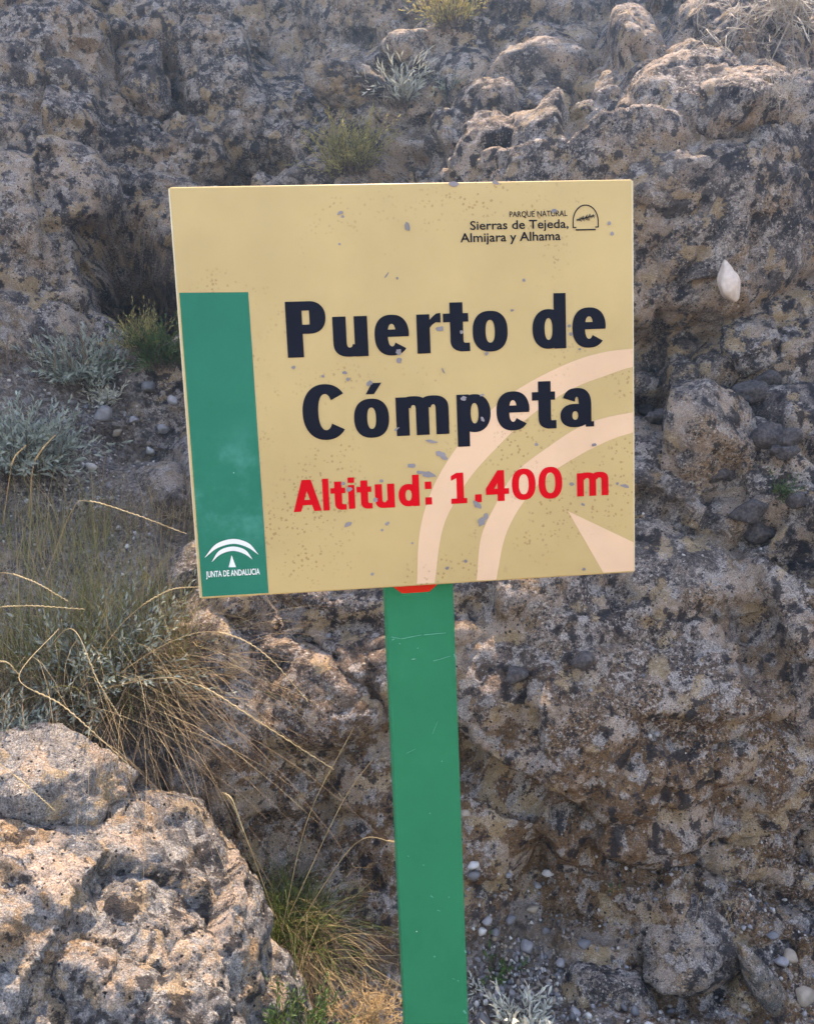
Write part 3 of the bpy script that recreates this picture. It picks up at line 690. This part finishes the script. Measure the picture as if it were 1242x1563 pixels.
# branching dead twigs
def twig_plant(name, loc, n, h, mt, label, cone=.6, lean=(0, 0, 0), wd=.0016, levels=3, bend=(-.1, .3), cat='shrub', kids=5):
    root = empty(name, loc); tag(root, label, cat)
    base = rng.normal(size=(n, 3)) * .01; dv = cone_dirs(n, cone, lean); L = h * rng.uniform(.7, 1.1, n); W_ = np.full(n, wd)
    Vs, Fs, off = [], [], 0
    for lv in range(levels):
        Vb, Fb, C_ = ribbons(base, dv, L, W_, rng.uniform(*bend, len(base)), nseg=5, wobble=.03 * h / .2)
        Vs.append(Vb); Fs.append(Fb + off); off += len(Vb)
        if lv == levels - 1: break
        nb, nd, nl, nw = [], [], [], []
        for k in range(kids):
            i = rng.integers(1, 6, len(base)); p = C_[np.arange(len(base)), i]
            dd = dv + rng.normal(size=dv.shape) * .55; dd /= np.linalg.norm(dd, axis=1)[:, None]
            nb.append(p); nd.append(dd); nl.append(L * rng.uniform(.25, .5, len(base))); nw.append(W_ * .62)
        base, dv, L, W_ = np.concatenate(nb), np.concatenate(nd), np.concatenate(nl), np.concatenate(nw)
    o = add('twigs', mesh_np('twigs', np.concatenate(Vs), np.concatenate(Fs)), mt, root); o.name = 'branch'; o['kind'] = 'stuff'
    return root
twig_plant('dead_herb', Vector(at(572, 1590, .45)), 11, .13, M_TAN, 'dead tan twiggy herb left of the green post', cone=.5, wd=.0022, kids=7)
twig_plant('dead_twigs', Vector(hit(1195, 12)[0]), 20, .40, M_DRY, 'bare dry twigs hanging over the jagged rock', cone=.7, lean=(-.35, -.6, -1.1), wd=.005, kids=5)
twig_plant('dead_twigs', foot(1190, 175, -.02), 9, .16, M_DRY, 'tangle of bare twigs at the foot of the jagged rock', cone=.9, lean=(0, -.4, -.1), wd=.0016)
twig_plant('dead_twigs', foot(520, 95, -.02), 5, .14, M_DRY, 'few pale dead twigs beside the wedge stone', cone=.6, wd=.0014, kids=3)
twig_plant('dead_twigs', foot(860, 1440, -.02), 7, .12, M_STRAWD, 'reddish brown dead sprigs on the gravel', cone=1.0, wd=.0010, kids=4)
T3 = foot(600, 120); tus3 = tussock('dry_stems', T3, [('dry_blades', 12, M_STRAW, .3, (.15, .38), .0014, (.0, .4), (0, 0, .3), .04)], 'tall thin dry stems rising from the pale tuft')
tussock('dry_stems', foot(1080, 1370, -.02), [('dry_blades', 18, M_STRAW, .9, (.06, .20), .0008, (.2, .9), (0, -.3, .2), .16)], 'thin straw bits in the brown hollow under the overhang')
tussock('dry_stems', foot(700, 1210, -.02), [('dry_blades', 14, M_STRAWD, .8, (.06, .16), .0009, (.2, .9), (.1, -.3, .2), .06)], 'thin brown stems at the rock foot right of the post')
tussock('dry_stems', foot(190, 505, -.02), [('dry_blades', 22, M_STRAWD, .55, (.1, .26), .0012, (.1, .7), (0, -.1, .2), .22)], 'thin dry grass in front of the cave mouth')
tussock('dry_stems', foot(60, 560, -.02), [('dry_blades', 110, M_STRAWD, .5, (.1, .30), .0013, (.1, .6), (0, -.15, .2), .28)], 'thin dry grass on the slope left of the grey shrub')

# ------------------------------------------------------------------ the sign
sign = empty('trail_sign', (0, .04, 0))
tag(sign, 'tan metal place sign on a green post with Puerto de Cómpeta lettering', 'sign')
SO = np.array([0, .04, 0])
def SP(px, py): return at(px, py, 0.0)              # a point on the sign's front plane
def part(name, V, F, mt, parent=sign):
    bm = bmesh.new(); vs = [bm.verts.new(np.asarray(v, float) - SO) for v in V]
    for f in F: bm.faces.new([vs[i] for i in f])
    me = bpy.data.meshes.new(name); bm.to_mesh(me); bm.free()
    return add(name, me, mt, parent)
def box_part(name, x0, x1, y0, y1, z0, z1, mt, bevel, parent=sign, segs=3):
    bm = bmesh.new(); bmesh.ops.create_cube(bm, size=1)
    for v in bm.verts: v.co = Vector(((x0 + x1) / 2 + v.co.x * (x1 - x0), (y0 + y1) / 2 + v.co.y * (y1 - y0), (z0 + z1) / 2 + v.co.z * (z1 - z0))) - Vector(SO)
    bmesh.ops.bevel(bm, geom=list(bm.edges), offset=bevel, segments=segs, affect='EDGES', profile=.5)
    me = bpy.data.meshes.new(name); bm.to_mesh(me); bm.free(); smooth(me)
    return add(name, me, mt, parent)
def paint(name, col, rough=.38, spec=.1, speck=0.0, speck_col=(.2, .1, .03), coat=0.0, var=.06, smudge=0.0, smudge_col=(.3, .5, .45), scr=0.0):
    m, n, b = mat(name); s = NB(n); v = s.coords()
    c = s.mix(s.step(s.noise(v, 6, 4, .6), .3, .7), tuple(x * (1 - var) for x in col), tuple(min(1, x * (1 + var)) for x in col))
    if speck:
        dens = s.step(s.noise(s.vadd(v, (2.2, 0, 5.1)), 9, 3, .6), .62 - .2 * speck, .80 - .2 * speck)
        vr = s.voro(v, 170, 'F1'); vc = s.voro(v, 170, 'F1', 'Color'); sp = s.node('ShaderNodeSeparateColor'); s.put(sp.inputs[0], vc)
        c = s.mix(s.math('MULTIPLY', s.math('MULTIPLY', s.step(s.math('ADD', vr, s.math('MULTIPLY', s.math('SUBTRACT', s.noise(v, 420, 2), .5), .6)), .36, .20), s.step(sp.outputs[0], .30, .34)), s.math('MULTIPLY', dens, .5)), c, speck_col)
        vr2 = s.voro(s.vadd(v, (1, 1, 1)), 60, 'F1'); vc2 = s.voro(s.vadd(v, (1, 1, 1)), 60, 'F1', 'Color'); sp2 = s.node('ShaderNodeSeparateColor'); s.put(sp2.inputs[0], vc2)
        c = s.mix(s.math('MULTIPLY', s.step(vr2, .085, .055), s.step(sp2.outputs[1], .90, .92, 0, .7)), c, (.16, .13, .11))
        c = s.mix(s.math('MULTIPLY', s.step(s.noise(s.vscale(v, 1), 28, 6, .75), .62, .74), .16), c, speck_col)
    if smudge:
        mp = s.node('ShaderNodeSeparateXYZ'); s.put(mp.inputs[0], v)
        z_ = s.math('ADD', mp.outputs[2], 0.0)
        band = s.math('MULTIPLY', s.step(z_, 1.30, 1.36), s.step(z_, 1.50, 1.42))
        c = s.mix(s.math('MULTIPLY', s.math('MULTIPLY', s.step(s.noise(v, 18, 5, .62), .42, .72), band), smudge), c, smudge_col)
    if scr:
        mpn = s.node('ShaderNodeMapping'); s.put(mpn.inputs[0], v); mpn.inputs['Scale'].default_value = (25, 25, 260); mpn.inputs['Rotation'].default_value = (0, -.12, 0)
        c = s.mix(s.math('MULTIPLY', s.step(s.noise(mpn.outputs[0], 1, 3, .6), .70, .76), s.math('MULTIPLY', s.step(s.noise(v, 14, 2), .55, .62), scr)), c, (.45, .75, .62))
        vr = s.voro(v, 38, 'F1'); vc = s.voro(v, 38, 'F1', 'Color'); sp = s.node('ShaderNodeSeparateColor'); s.put(sp.inputs[0], vc)
        c = s.mix(s.math('MULTIPLY', s.step(vr, .05, .03), s.step(sp.outputs[0], .7, .72)), c, (.5, .72, .6))
    s.put(b.inputs['Base Color'], c); b.inputs['Specular IOR Level'].default_value = spec
    s.put(b.inputs['Roughness'], s.step(s.noise(v, 25, 4), .3, .7, rough * .85, rough * 1.2))
    b.inputs['Coat Weight'].default_value = coat; b.inputs['Coat Roughness'].default_value = .15
    s.put(b.inputs['Normal'], s.bump(s.noise(v, 7, 3), .002, .35))
    return m
M_TANP = paint('tan sign enamel', (.55, .40, .182), spec=.08, speck=.7, speck_col=(.24, .115, .035), rough=.35)
M_EDGE = paint('cream sign edge', (.66, .57, .38), rough=.4)
M_GSTRIP = paint('green sign vinyl', (.0, .18, .114), spec=.02, smudge=.55, smudge_col=(.06, .36, .29), rough=.28, scr=.15)
M_GPOST = paint('green post enamel', (.0, .20, .094), spec=.02, rough=.42, scr=.7)
M_BLACK = paint('navy black vinyl', (.008, .010, .018), spec=.035, rough=.32, var=.1)
M_REDV = paint('red vinyl', (.72, .006, .012), spec=.04, rough=.35)
M_REDS = paint('red sticker', (.70, .025, .008), rough=.4)
M_PEACH = paint('peach vinyl', (.76, .505, .32), speck=.5, speck_col=(.42, .24, .12), rough=.35)
M_WHITE = paint('white vinyl', (.75, .80, .74), rough=.4)
M_STEEL = paint('bared grey metal', (.25, .24, .25), rough=.5)

px0, px1, pz1 = -SIGN_W / 2, SIGN_W / 2, SIGN_TOP
pz0 = pz1 - SIGN_H
box_part('panel', px0, px1, 0.0, .022, pz0, pz1, M_TANP, .0030, segs=4)
pc = at(640, 905, .026); pr = at(692, 905, .026); pl = at(588, 905, .026)
box_part('post', pl[0], pr[0], .024, .084, -.12, pz1 - .03, M_GPOST, .0045, segs=4)
box_part('bracket', px0 + .06, px1 - .06, .0222, .0238, pz0 + .10, pz0 + .13, M_STEEL, .0004, segs=1)
box_part('bracket', px0 + .06, px1 - .06, .0222, .0238, pz1 - .13, pz1 - .10, M_STEEL, .0004, segs=1)
# thin folded rim, cream along both side edges
for nm, a, b_, c_, d_ in [('rim', px0 - .0012, px0 + .0008, pz0, pz1), ('rim', px1 - .0008, px1 + .0010, pz0, pz1)]:
    box_part(nm, a, b_, .0012, .021, c_ + .002, d_ - .002, M_EDGE, .0003, segs=1)

_layer = [0]
def flat(name, polys, mt, lift=.0003, parent=sign):
    """polys: lists of (x, z); each flat piece lies a hair in front of the one before"""
    V, F = [], []
    for k, pl_ in enumerate(polys):
        o = len(V); yy = -lift - .00003 * (k % 6)
        if isinstance(pl_, tuple):               # strip: outer, inner
            a, b_ = pl_; m_ = len(a)
            V += [(p[0], yy, p[1]) for p in a] + [(p[0], yy, p[1]) for p in b_]
            F += [[o + i, o + i + 1, o + m_ + i + 1, o + m_ + i] for i in range(m_ - 1)]
        else:
            V += [(p[0], yy, p[1]) for p in pl_]; F.append([o + i for i in range(len(pl_))])
    return part(name, V, F, mt, parent)
def pxpoly(pts): return [(SP(*p)[0], SP(*p)[2]) for p in pts]
def smoothline(pts, n=40):
    q = np.array(pxpoly(pts)); t = np.concatenate([[0], np.cumsum(np.linalg.norm(np.diff(q, axis=0), axis=1))])
    return [tuple(a) for a in hermite(t, q, np.linspace(0, t[-1], n))]
# peach arcs and wedge
clampx = lambda L: [(min(a, px1 - .001), max(b_, pz0 + .001)) for a, b_ in L]
flat('arc_band', [(clampx(smoothline([(636, 891), (640, 815), (652, 765), (670, 725), (699, 680), (738, 636), (783, 599), (825, 574), (889, 546), (930, 536), (966, 532)])),
                   clampx(smoothline([(663, 890), (677, 802), (697, 760), (720, 725), (758, 683), (800, 642), (847, 608), (889, 586), (925, 573), (950, 564), (966, 560)])))], M_PEACH)
flat('arc_band', [(clampx(smoothline([(727, 886), (735, 815), (756, 770), (783, 725), (835, 683), (889, 649), (925, 637), (966, 629)])),
                   clampx(smoothline([(757, 885), (772, 815), (796, 770), (833, 728), (875, 700), (914, 679), (940, 668), (966, 660)])))], M_PEACH)
flat('wedge_mark', [clampx(pxpoly([(866, 780), (967, 828), (967, 871), (920, 874)]))], M_PEACH)
# green strip with its white emblem
strip = flat('green_strip', [[(px0 + .0030, SP(270, 447)[2]), (SP(379, 446)[0], SP(379, 446)[2]), (SP(410, 905)[0], SP(410, 905)[2]), (px0 + .0030, SP(306, 911)[2])]], M_GSTRIP, .0004)
z4 = lambda a, b_: (260 + a / 3.1235, 430 + b_ / 3.1235)
def crescent(l, top, r, th):
    o_ = smoothline([z4(*l), z4((l[0] + top[0]) / 2 - 14, top[1] + (l[1] - top[1]) * .28), z4(*top), z4((r[0] + top[0]) / 2 + 14, top[1] + (r[1] - top[1]) * .28), z4(*r)], 30)
    i_ = smoothline([z4(l[0], l[1] + 1), z4((l[0] + top[0]) / 2 - 8, top[1] + th * .95 + (l[1] - top[1]) * .25), z4(top[0], top[1] + th), z4((r[0] + top[0]) / 2 + 8, top[1] + th * .95 + (r[1] - top[1]) * .25), z4(r[0], r[1] + 1)], 30)
    return (o_, i_)
flat('emblem', [crescent((165, 1315), (300, 1226), (421, 1300), 23), crescent((198, 1336), (297, 1262), (392, 1322), 21),
                pxpoly([z4(293, 1303), z4(314, 1360), z4(279, 1361)])], M_WHITE, .0007, strip)

# drawn letters
def ring(x0, x1, z0, z1, sx, sz, a0=0, a1=360, pw=2.35, n=44):
    cx, cz, rx, rz = (x0 + x1) / 2, (z0 + z1) / 2, (x1 - x0) / 2, (z1 - z0) / 2
    o_, i_ = [], []
    for a in np.radians(np.linspace(a0, a1, n)):
        c, s_ = math.cos(a), math.sin(a); c2 = math.copysign(abs(c) ** (2 / pw), c); s2 = math.copysign(abs(s_) ** (2 / pw), s_)
        o_.append((cx + rx * c2, cz + rz * s2)); i_.append((cx + (rx - sx) * c2, cz + (rz - sz) * s2))
    return (o_, i_)
def bar(x0, x1, z0, z1): return [(x0, z0), (x1, z0), (x1, z1), (x0, z1)]
def glyph(ch, x0, x1, z0, z1, s, h):
    w_, H = x1 - x0, z1 - z0
    if ch in 'oO0': return [ring(x0, x1, z0, z1, s, h)]
    if ch == 'e':
        m_ = z0 + H * .46
        return [ring(x0, x1, z0, z1, s, h, 0, 322), bar(x0 + s * .7, x1 - .0004, m_, m_ + h * .80)]
    if ch == 'C': return [ring(x0, x1, z0, z1, s * 1.18, h * 1.1, 38, 322, 2.2)]
    if ch == 'P':
        zb = z0 + H * .42; cx = x0 + s + (w_ - s) * .38
        s *= 1.2
        return [bar(x0, x0 + s, z0, z1), bar(x0 + s * .9, cx, z1 - h, z1), bar(x0 + s * .9, cx, zb, zb + h), ring(2 * cx - x1, x1, zb, z1, s * 1.0, h, -90, 90, 2.2)]
    if ch == 'd':
        zx = z0 + H * .72
        return [bar(x1 - s * .95, x1, z0, z1), ring(x0, x1 - s * .12, z0, zx, s * .95, h, 0, 360, 2.2)]
    if ch == 'p':
        zx = z0 + H * .27
        return [bar(x0, x0 + s * .95, z0, z1), ring(x0 + s * .12, x1, zx, z1, s * .95, h, 0, 360, 2.2)]
    if ch == 'u':
        return [bar(x0, x0 + s, z0 + H * .36, z1), bar(x1 - s, x1, z0, z1), ring(x0, x1 - s * .15, z0, z0 + H * .72, s, h, 180, 345, 2.5)]
    if ch == 'm':
        xm = (x0 + x1) / 2 + s * .5
        return [bar(x0, x0 + s, z0, z1 - H * .02), bar(xm - s, xm, z0, z1 - H * .35), bar(x1 - s, x1, z0, z1 - H * .35),
                ring(x0 + s * .15, xm, z1 - H * .7, z1, s, h, 0, 165, 2.5), ring(xm - s + s * .15, x1, z1 - H * .7, z1, s, h, 0, 165, 2.5)]
    if ch == 'r':
        return [bar(x0, x0 + s, z0, z1 - H * .03), [(x0 + s * .8, z0 + H * .55), (x0 + s + (w_ - s) * .2, z1 - H * .30), (x0 + s + (w_ - s) * .55, z1 - H * .235), (x1, z1 - H * .245), (x1, z1 - H * .005), (x0 + s + (w_ - s) * .6, z1 - H * .02), (x0 + s + (w_ - s) * .25, z1 - H * .10), (x0 + s * .8, z1 - H * .24)]]
    if ch == 't':
        xs = x0 + w_ * .26; zc = z1 - H * .22
        return [bar(xs, xs + s, z0 + H * .2, z1), bar(x0, x1 - w_ * .04, zc - h * .95, zc),
                ring(xs, x1 + w_ * .34, z0, z0 + H * .5, s, h, 180, 268, 2.6), bar(x0 + w_ * .62, x1, z0, z0 + h * .95)]
    if ch == 'a':
        return [ring(x0 + w_ * .06, x1 - w_ * .08, z0 + H * .1, z1, s, h, 0, 158, 2.5), bar(x1 - w_ * .08 - s, x1 - w_ * .08, z0 + H * .06, z0 + H * .62),
                ring(x0, x1 - w_ * .12, z0, z0 + H * .60, s * .95, h * .85, 0, 360, 2.3), bar(x1 - w_ * .14 - s * .3, x1, z0, z0 + h * .6)]
    if ch == 'A':
        xm = (x0 + x1) / 2; q = s * 1.02
        return [[(x0, z0), (x0 + q, z0), (xm + q * .50, z1), (xm - q * .62, z1)], [(x1 - q, z0), (x1, z0), (xm + q * .62, z1), (xm - q * .50, z1)], bar(x0 + w_ * .24, x1 - w_ * .24, z0 + H * .2, z0 + H * .2 + h * .9)]
    if ch == 'l': return [bar(x0, x1, z0, z1)]
    if ch == 'i': return [bar(x0, x1, z0, z0 + H * .76), bar(x0, x1, z1 - H * .17, z1)]
    if ch == ':': return [bar(x0, x1, z0, z0 + H * .32), bar(x0, x1, z1 - H * .32, z1)]
    if ch == '.': return [bar(x0, x1, z0, z1)]
    if ch == '1':
        xm = x0 + w_ * .36
        return [bar(xm, xm + s, z0, z1), [(x0 + w_ * .02, z1 - H * .25), (xm + s * .3, z1 - H * .14), (xm + s * .3, z1), (xm, z1), (x0 + w_ * .02, z1 - H * .10)], bar(x0, x1, z0, z0 + h * .9)]
    if ch == '4':
        xs = x1 - w_ * .20 - s
        return [bar(xs, xs + s, z0, z1), bar(x0, x1, z0 + H * .22, z0 + H * .22 + h), [(x0, z0 + H * .22 + h * .4), (x0, z0 + H * .22 + h * 1.1), (xs + s * .05, z1), (xs + s * .5, z1), (xs + s * .5, z1 - H * .2), (x0 + s * .95, z0 + H * .22 + h * .4)]]
    return []
def line(name, boxes, zx, zy, scl, mt, s, h, lift=.0008):
    polys = []
    for ch, a, b_, c_, d_ in boxes:
        l = SP(zx + a / scl, zy + (c_ + d_) / 2 / scl); r = SP(zx + b_ / scl, zy + (c_ + d_) / 2 / scl)
        tp = SP(zx + (a + b_) / 2 / scl, zy + c_ / scl); bt = SP(zx + (a + b_) / 2 / scl, zy + d_ / scl)
        g = glyph(ch, l[0], r[0], bt[2], tp[2], s, h)
        if ch == 'acc': g = [[(l[0], bt[2]), (l[0] + (r[0] - l[0]) * .52, bt[2]), (r[0], tp[2]), (l[0] + (r[0] - l[0]) * .42, tp[2])]]
        polys += g
    flat(name, polys, mt, lift)
k_ = 2.343
line('lettering', [('P', 40, 182, 70, 270), ('u', 207, 331, 124, 268), ('e', 355, 478, 118, 264), ('r', 506, 592, 112, 256), ('t', 600, 694, 74, 250),
                   ('o', 705, 830, 104, 250)], 420, 430, k_, M_BLACK, .0174, .0118)
line('lettering', [('d', 918, 1038, 42, 240), ('e', 1061, 1180, 92, 236)], 420, 430, k_, M_BLACK, .0174, .0118)
line('lettering', [('C', 98, 262, 366, 566), ('o', 282, 407, 418, 558), ('acc', 322, 380, 362, 402), ('m', 432, 620, 408, 548), ('p', 650, 770, 402, 588),
                   ('e', 790, 908, 392, 532), ('t', 917, 1003, 356, 526), ('a', 1018, 1138, 380, 520)], 420, 430, k_, M_BLACK, .0174, .0118)
k5 = 2.218
line('lettering', [('A', 60, 155, 116, 223), ('l', 161, 182, 112, 220), ('t', 188, 240, 122, 218), ('i', 247, 269, 108, 214), ('t', 276, 328, 118, 214),
                   ('u', 338, 404, 130, 211), ('d', 417, 487, 100, 206), (':', 507, 529, 122, 200)], 420, 680, k5, M_REDV, .0096, .0078)
line('lettering', [('1', 594, 648, 92, 196), ('.', 676, 698, 165, 192),
                   ('4', 712, 790, 84, 188), ('0', 800, 880, 78, 184), ('0', 890, 970, 72, 180)], 420, 680, k5, M_REDV, .0096, .0078)
line('lettering', [('m', 1020, 1126, 90, 170)], 420, 680, k5, M_REDV, .0096, .0078)
def text_line(body, l, r, top, bot, mt, bold=0.0, parent=sign, lift=.0008, caps=True):
    """small print, fitted between two points of the sign"""
    cu = bpy.data.curves.new('lettering', 'FONT'); cu.body = body; cu.size = 1; cu.offset = bold; cu.resolution_u = 3
    o = bpy.data.objects.new('lettering', cu); COL.objects.link(o)
    dg = bpy.context.evaluated_depsgraph_get(); me = bpy.data.meshes.new_from_object(o.evaluated_get(dg))
    bpy.data.objects.remove(o)
    n = len(me.vertices); co = np.empty(n * 3, np.float32); me.vertices.foreach_get('co', co); co = co.reshape(-1, 3)
    a, b_ = SP(l, (top + bot) / 2), SP(r, (top + bot) / 2); t_, u_ = SP((l + r) / 2, top), SP((l + r) / 2, bot)
    lo, hi = co.min(0), co.max(0)
    X_ = a[0] + (co[:, 0] - lo[0]) / (hi[0] - lo[0]) * (b_[0] - a[0]); Z_ = u_[2] + (co[:, 1] - lo[1]) / (hi[1] - lo[1]) * (t_[2] - u_[2])
    out = np.stack([X_, np.full(n, -lift), Z_], 1) - SO
    me.vertices.foreach_set('co', out.astype(np.float32).ravel()); me.update()
    return add('lettering', me, mt, parent)
text_line('PARQUE NATURAL', 777, 865, 322, 332.5, M_BLACK, .006)
text_line('Sierras de Tejeda,', 717, 867, 336, 354, M_BLACK, .012)
text_line('Almijara y Alhama', 702, 855, 354.5, 373, M_BLACK, .012)
text_line('JUNTA DE ANDALUCIA', 314.5, 397, 869.5, 882, M_WHITE, .018, strip, .0007)
# park emblem: arch, stepped base and a fir sprig
z2 = lambda a, b_: (660 + a / 3.881, 265 + b_ / 3.881)
cxl, czb = SP(*z2(827, 300))[0], SP(*z2(827, 290))[2]; cxr = SP(*z2(982, 296))[0]; czt = SP(*z2(905, 184))[2]
th = .0014
em = [ring(cxl, cxr, 2 * czb - czt, czt, th, th, 0, 180, 2.05), bar(cxl, cxl + th, czb - .006, czb), bar(cxr - th, cxr, czb - .006, czb),
      bar(cxl, cxl + .005, czb - .0072, czb - .0058), bar(cxr - .005, cxr, czb - .0072, czb - .0058), bar(cxl + .0042, cxr - .0042, czb - .0105, czb - .0088)]
r2 = random.Random(3); mx_, mz_ = (cxl + cxr) / 2, czb + .0040
em.append([(mx_ - .0125, mz_ - .0016), (mx_ + .012, mz_ + .0036), (mx_ + .012, mz_ + .0044), (mx_ - .0125, mz_ - .0006)])
for k in range(22):
    t_ = -1 + k / 10.5; xx, zz = mx_ + t_ * .0115, mz_ + t_ * .0026 + .0012
    for sd in (-1, 1):
        L_ = r2.uniform(.0022, .0048) * (1.15 - .5 * abs(t_)); an_ = sd * r2.uniform(.7, 1.3) + .2
        dx, dz = L_ * math.cos(an_), L_ * math.sin(an_)
        em.append([(xx - .0004, zz), (xx + .0004, zz), (xx + dx + .0002, zz + dz), (xx + dx - .0003, zz + dz)])
flat('emblem', em, M_BLACK, .0008)
# chips where the paint has come off
chips = [(519, 325, 5, 3, .4), (523, 331, 3, 2, .2), (621, 346, 4, 7, .2), (691, 281, 9, 4, 0), (756, 279, 6, 3, -.3), (590, 420, 6, 1.2, .9), (929, 341, 3, 3, 0), (933, 357, 3, 3, 0),
         (845, 322, 5, 3, 0), (518, 373, 2.5, 2, 0), (799, 428, 3, 3, 0), (608, 537, 5, 5, .2), (609, 550, 4, 5, .1), (671, 502, 7, 4, .2), (704, 507, 3, 3, 0), (676, 566, 6, 1.2, -1.1),
         (564, 585, 6, 4, .5), (526, 569, 4, 3, 0), (531, 579, 3, 3, 0), (707, 608, 5, 4, .3), (735, 603, 4, 2, .4), (736, 640, 3, 4, .6), (658, 674, 11, 3, -.25), (672, 693, 9, 5, -.5),
         (676, 697, 10, 4, -.7), (628, 711, 8, 4, 0), (653, 724, 13, 5, -.3), (640, 721, 6, 3, -.3), (533, 747, 5, 4, 0), (524, 738, 4, 3, 0), (582, 734, 4, 3, .2), (573, 763, 4, 4, 0),
         (531, 800, 7, 4, .4), (591, 799, 4, 3, .6), (583, 809, 3, 2, .3), (728, 770, 11, 5, -.7), (735, 796, 6, 9, -.2), (741, 789, 4, 7, -.3), (682, 867, 4, 3, 0), (710, 856, 3.5, 3, 0),
         (872, 739, 4, 3, -.3), (953, 742, 9, 3.5, -.3), (941, 738, 2.5, 2.5, 0), (889, 770, 4, 2, -.5), (629, 829, 2, 2, 0), (568, 876, 3, 3, 0), (890, 869, 3, 3, 0), (906, 679, 4, 3, .2), (818, 678, 3, 3, .2),
         (868, 498, 3, 3, 0), (870, 510, 3, 3, 0), (742, 540, 3, 3, 0), (606, 425, 2, 2, 0), (605, 655, 5, 2, .6), (448, 561, 3, 3, 0), (884, 533, 3, 2, 0), (781, 474, 3, 2, 0), (493, 574, 2.5, 2.5, 0)]
cp = []
for px, py, a, b_, ang in chips:
    c_ = SP(px, py); m_ = pxm(0); q = []
    for k in range(12):
        th_ = k * math.pi / 6; rr_ = random.uniform(.65, 1.1)
        u_, v_ = a * m_ * math.cos(th_) * rr_, b_ * m_ * math.sin(th_) * rr_
        q.append((c_[0] + u_ * math.cos(ang) - v_ * math.sin(ang), c_[2] + u_ * math.sin(ang) + v_ * math.cos(ang)))
    cp.append(q)
M_CHIP = paint('worn paint chip', (.24, .225, .23), rough=.6, var=.2)
tag(flat('chipped_paint', cp, M_CHIP, .0012), 'grey chips where the paint has flaked off', kind='stuff')
# red octagonal sticker on the post, half behind the panel
sy = .0236; pcx = at(634, 900, sy); zb_ = at(634, 904.5, sy)[2]; hw = (at(651, 904, sy)[0] - at(617, 904, sy)[0]) / 2; R_ = hw / math.sin(math.pi / 8); cz_ = zb_ + R_ * math.cos(math.pi / 8)
oc = [(pcx[0] + 1.22 * R_ * math.sin(math.pi / 8 + k * math.pi / 4), sy, cz_ - R_ * math.cos(math.pi / 8 + k * math.pi / 4)) for k in range(8)]
sc_ = []
for a, b_, wd_ in [((597, 972), (612, 975), .7), ((613, 975), (643, 969), .8), ((647, 969), (680, 966), .8), ((661, 1009), (672, 1006), .7), ((672, 1006), (688, 1001), .7), ((598, 977), (602, 975), 1.2),
                   ((609, 982), (611, 983), 1.3), ((637, 989), (638, 990), 1.6), ((693, 998), (695, 1006), 1.6), ((655, 1241), (657, 1242), 1.2),
                   ((645, 1320), (648, 1321), .9), ((657, 1367), (661, 1370), 1.1), ((684, 1369), (686, 1370), 1.1), ((667, 1389), (672, 1391), .8), ((662, 1459), (664, 1461), 1.9), ((709, 1450), (711, 1455), 1.6),
                   ((698, 1496), (700, 1498), 1.2), ((690, 1493), (694, 1495), .6), ((707, 1542), (711, 1547), 2.2), ((622, 1306), (624, 1308), .9), ((620, 1150), (634, 1143), .5), ((660, 1120), (668, 1100), .45)]:
    p_, q_ = at(*a, sy), at(*b_, sy); u_ = np.array([-(q_[2] - p_[2]), q_[0] - p_[0]]); u_ = u_ / (np.linalg.norm(u_) + 1e-9) * wd_ * pxm(.02)
    sc_.append([(p_[0] - u_[0], p_[2] - u_[1]), (q_[0] - u_[0] * .6, q_[2] - u_[1] * .6), (q_[0] + u_[0] * .6, q_[2] + u_[1] * .6), (p_[0] + u_[0], p_[2] + u_[1])])
tag(flat('scratched_paint', sc_, paint('scuffed green paint', (.06, .33, .22), rough=.6), -sy), 'pale scuffs and scratches on the green post', kind='stuff')
part('sticker', oc, [list(range(8))], M_REDS)

# ------------------------------------------------------------------ added air volume that imitates a veil of lens glare
hb = bmesh.new(); bmesh.ops.create_cube(hb, size=1)
for v_ in hb.verts: v_.co = Vector((v_.co.x * 33, -9.5 + v_.co.y * 30, 4.6 + v_.co.z * 12))
hme = bpy.data.meshes.new('glare_veil'); hb.to_mesh(hme); hb.free()
hm = bpy.data.materials.new('glare_veil'); hm.use_nodes = True; hn = hm.node_tree; hn.nodes.remove(hn.nodes['Principled BSDF'])
pv = hn.nodes.new('ShaderNodeVolumePrincipled'); pv.inputs['Color'].default_value = (.28, .56, 1, 1); pv.inputs['Density'].default_value = .031
pv.inputs['Anisotropy'].default_value = .85
hn.links.new(pv.outputs[0], hn.nodes['Material Output'].inputs['Volume'])
tag(add('glare_veil', hme, hm), 'added air volume imitating lens glare over the cliff', 'glare_veil', kind='stuff')
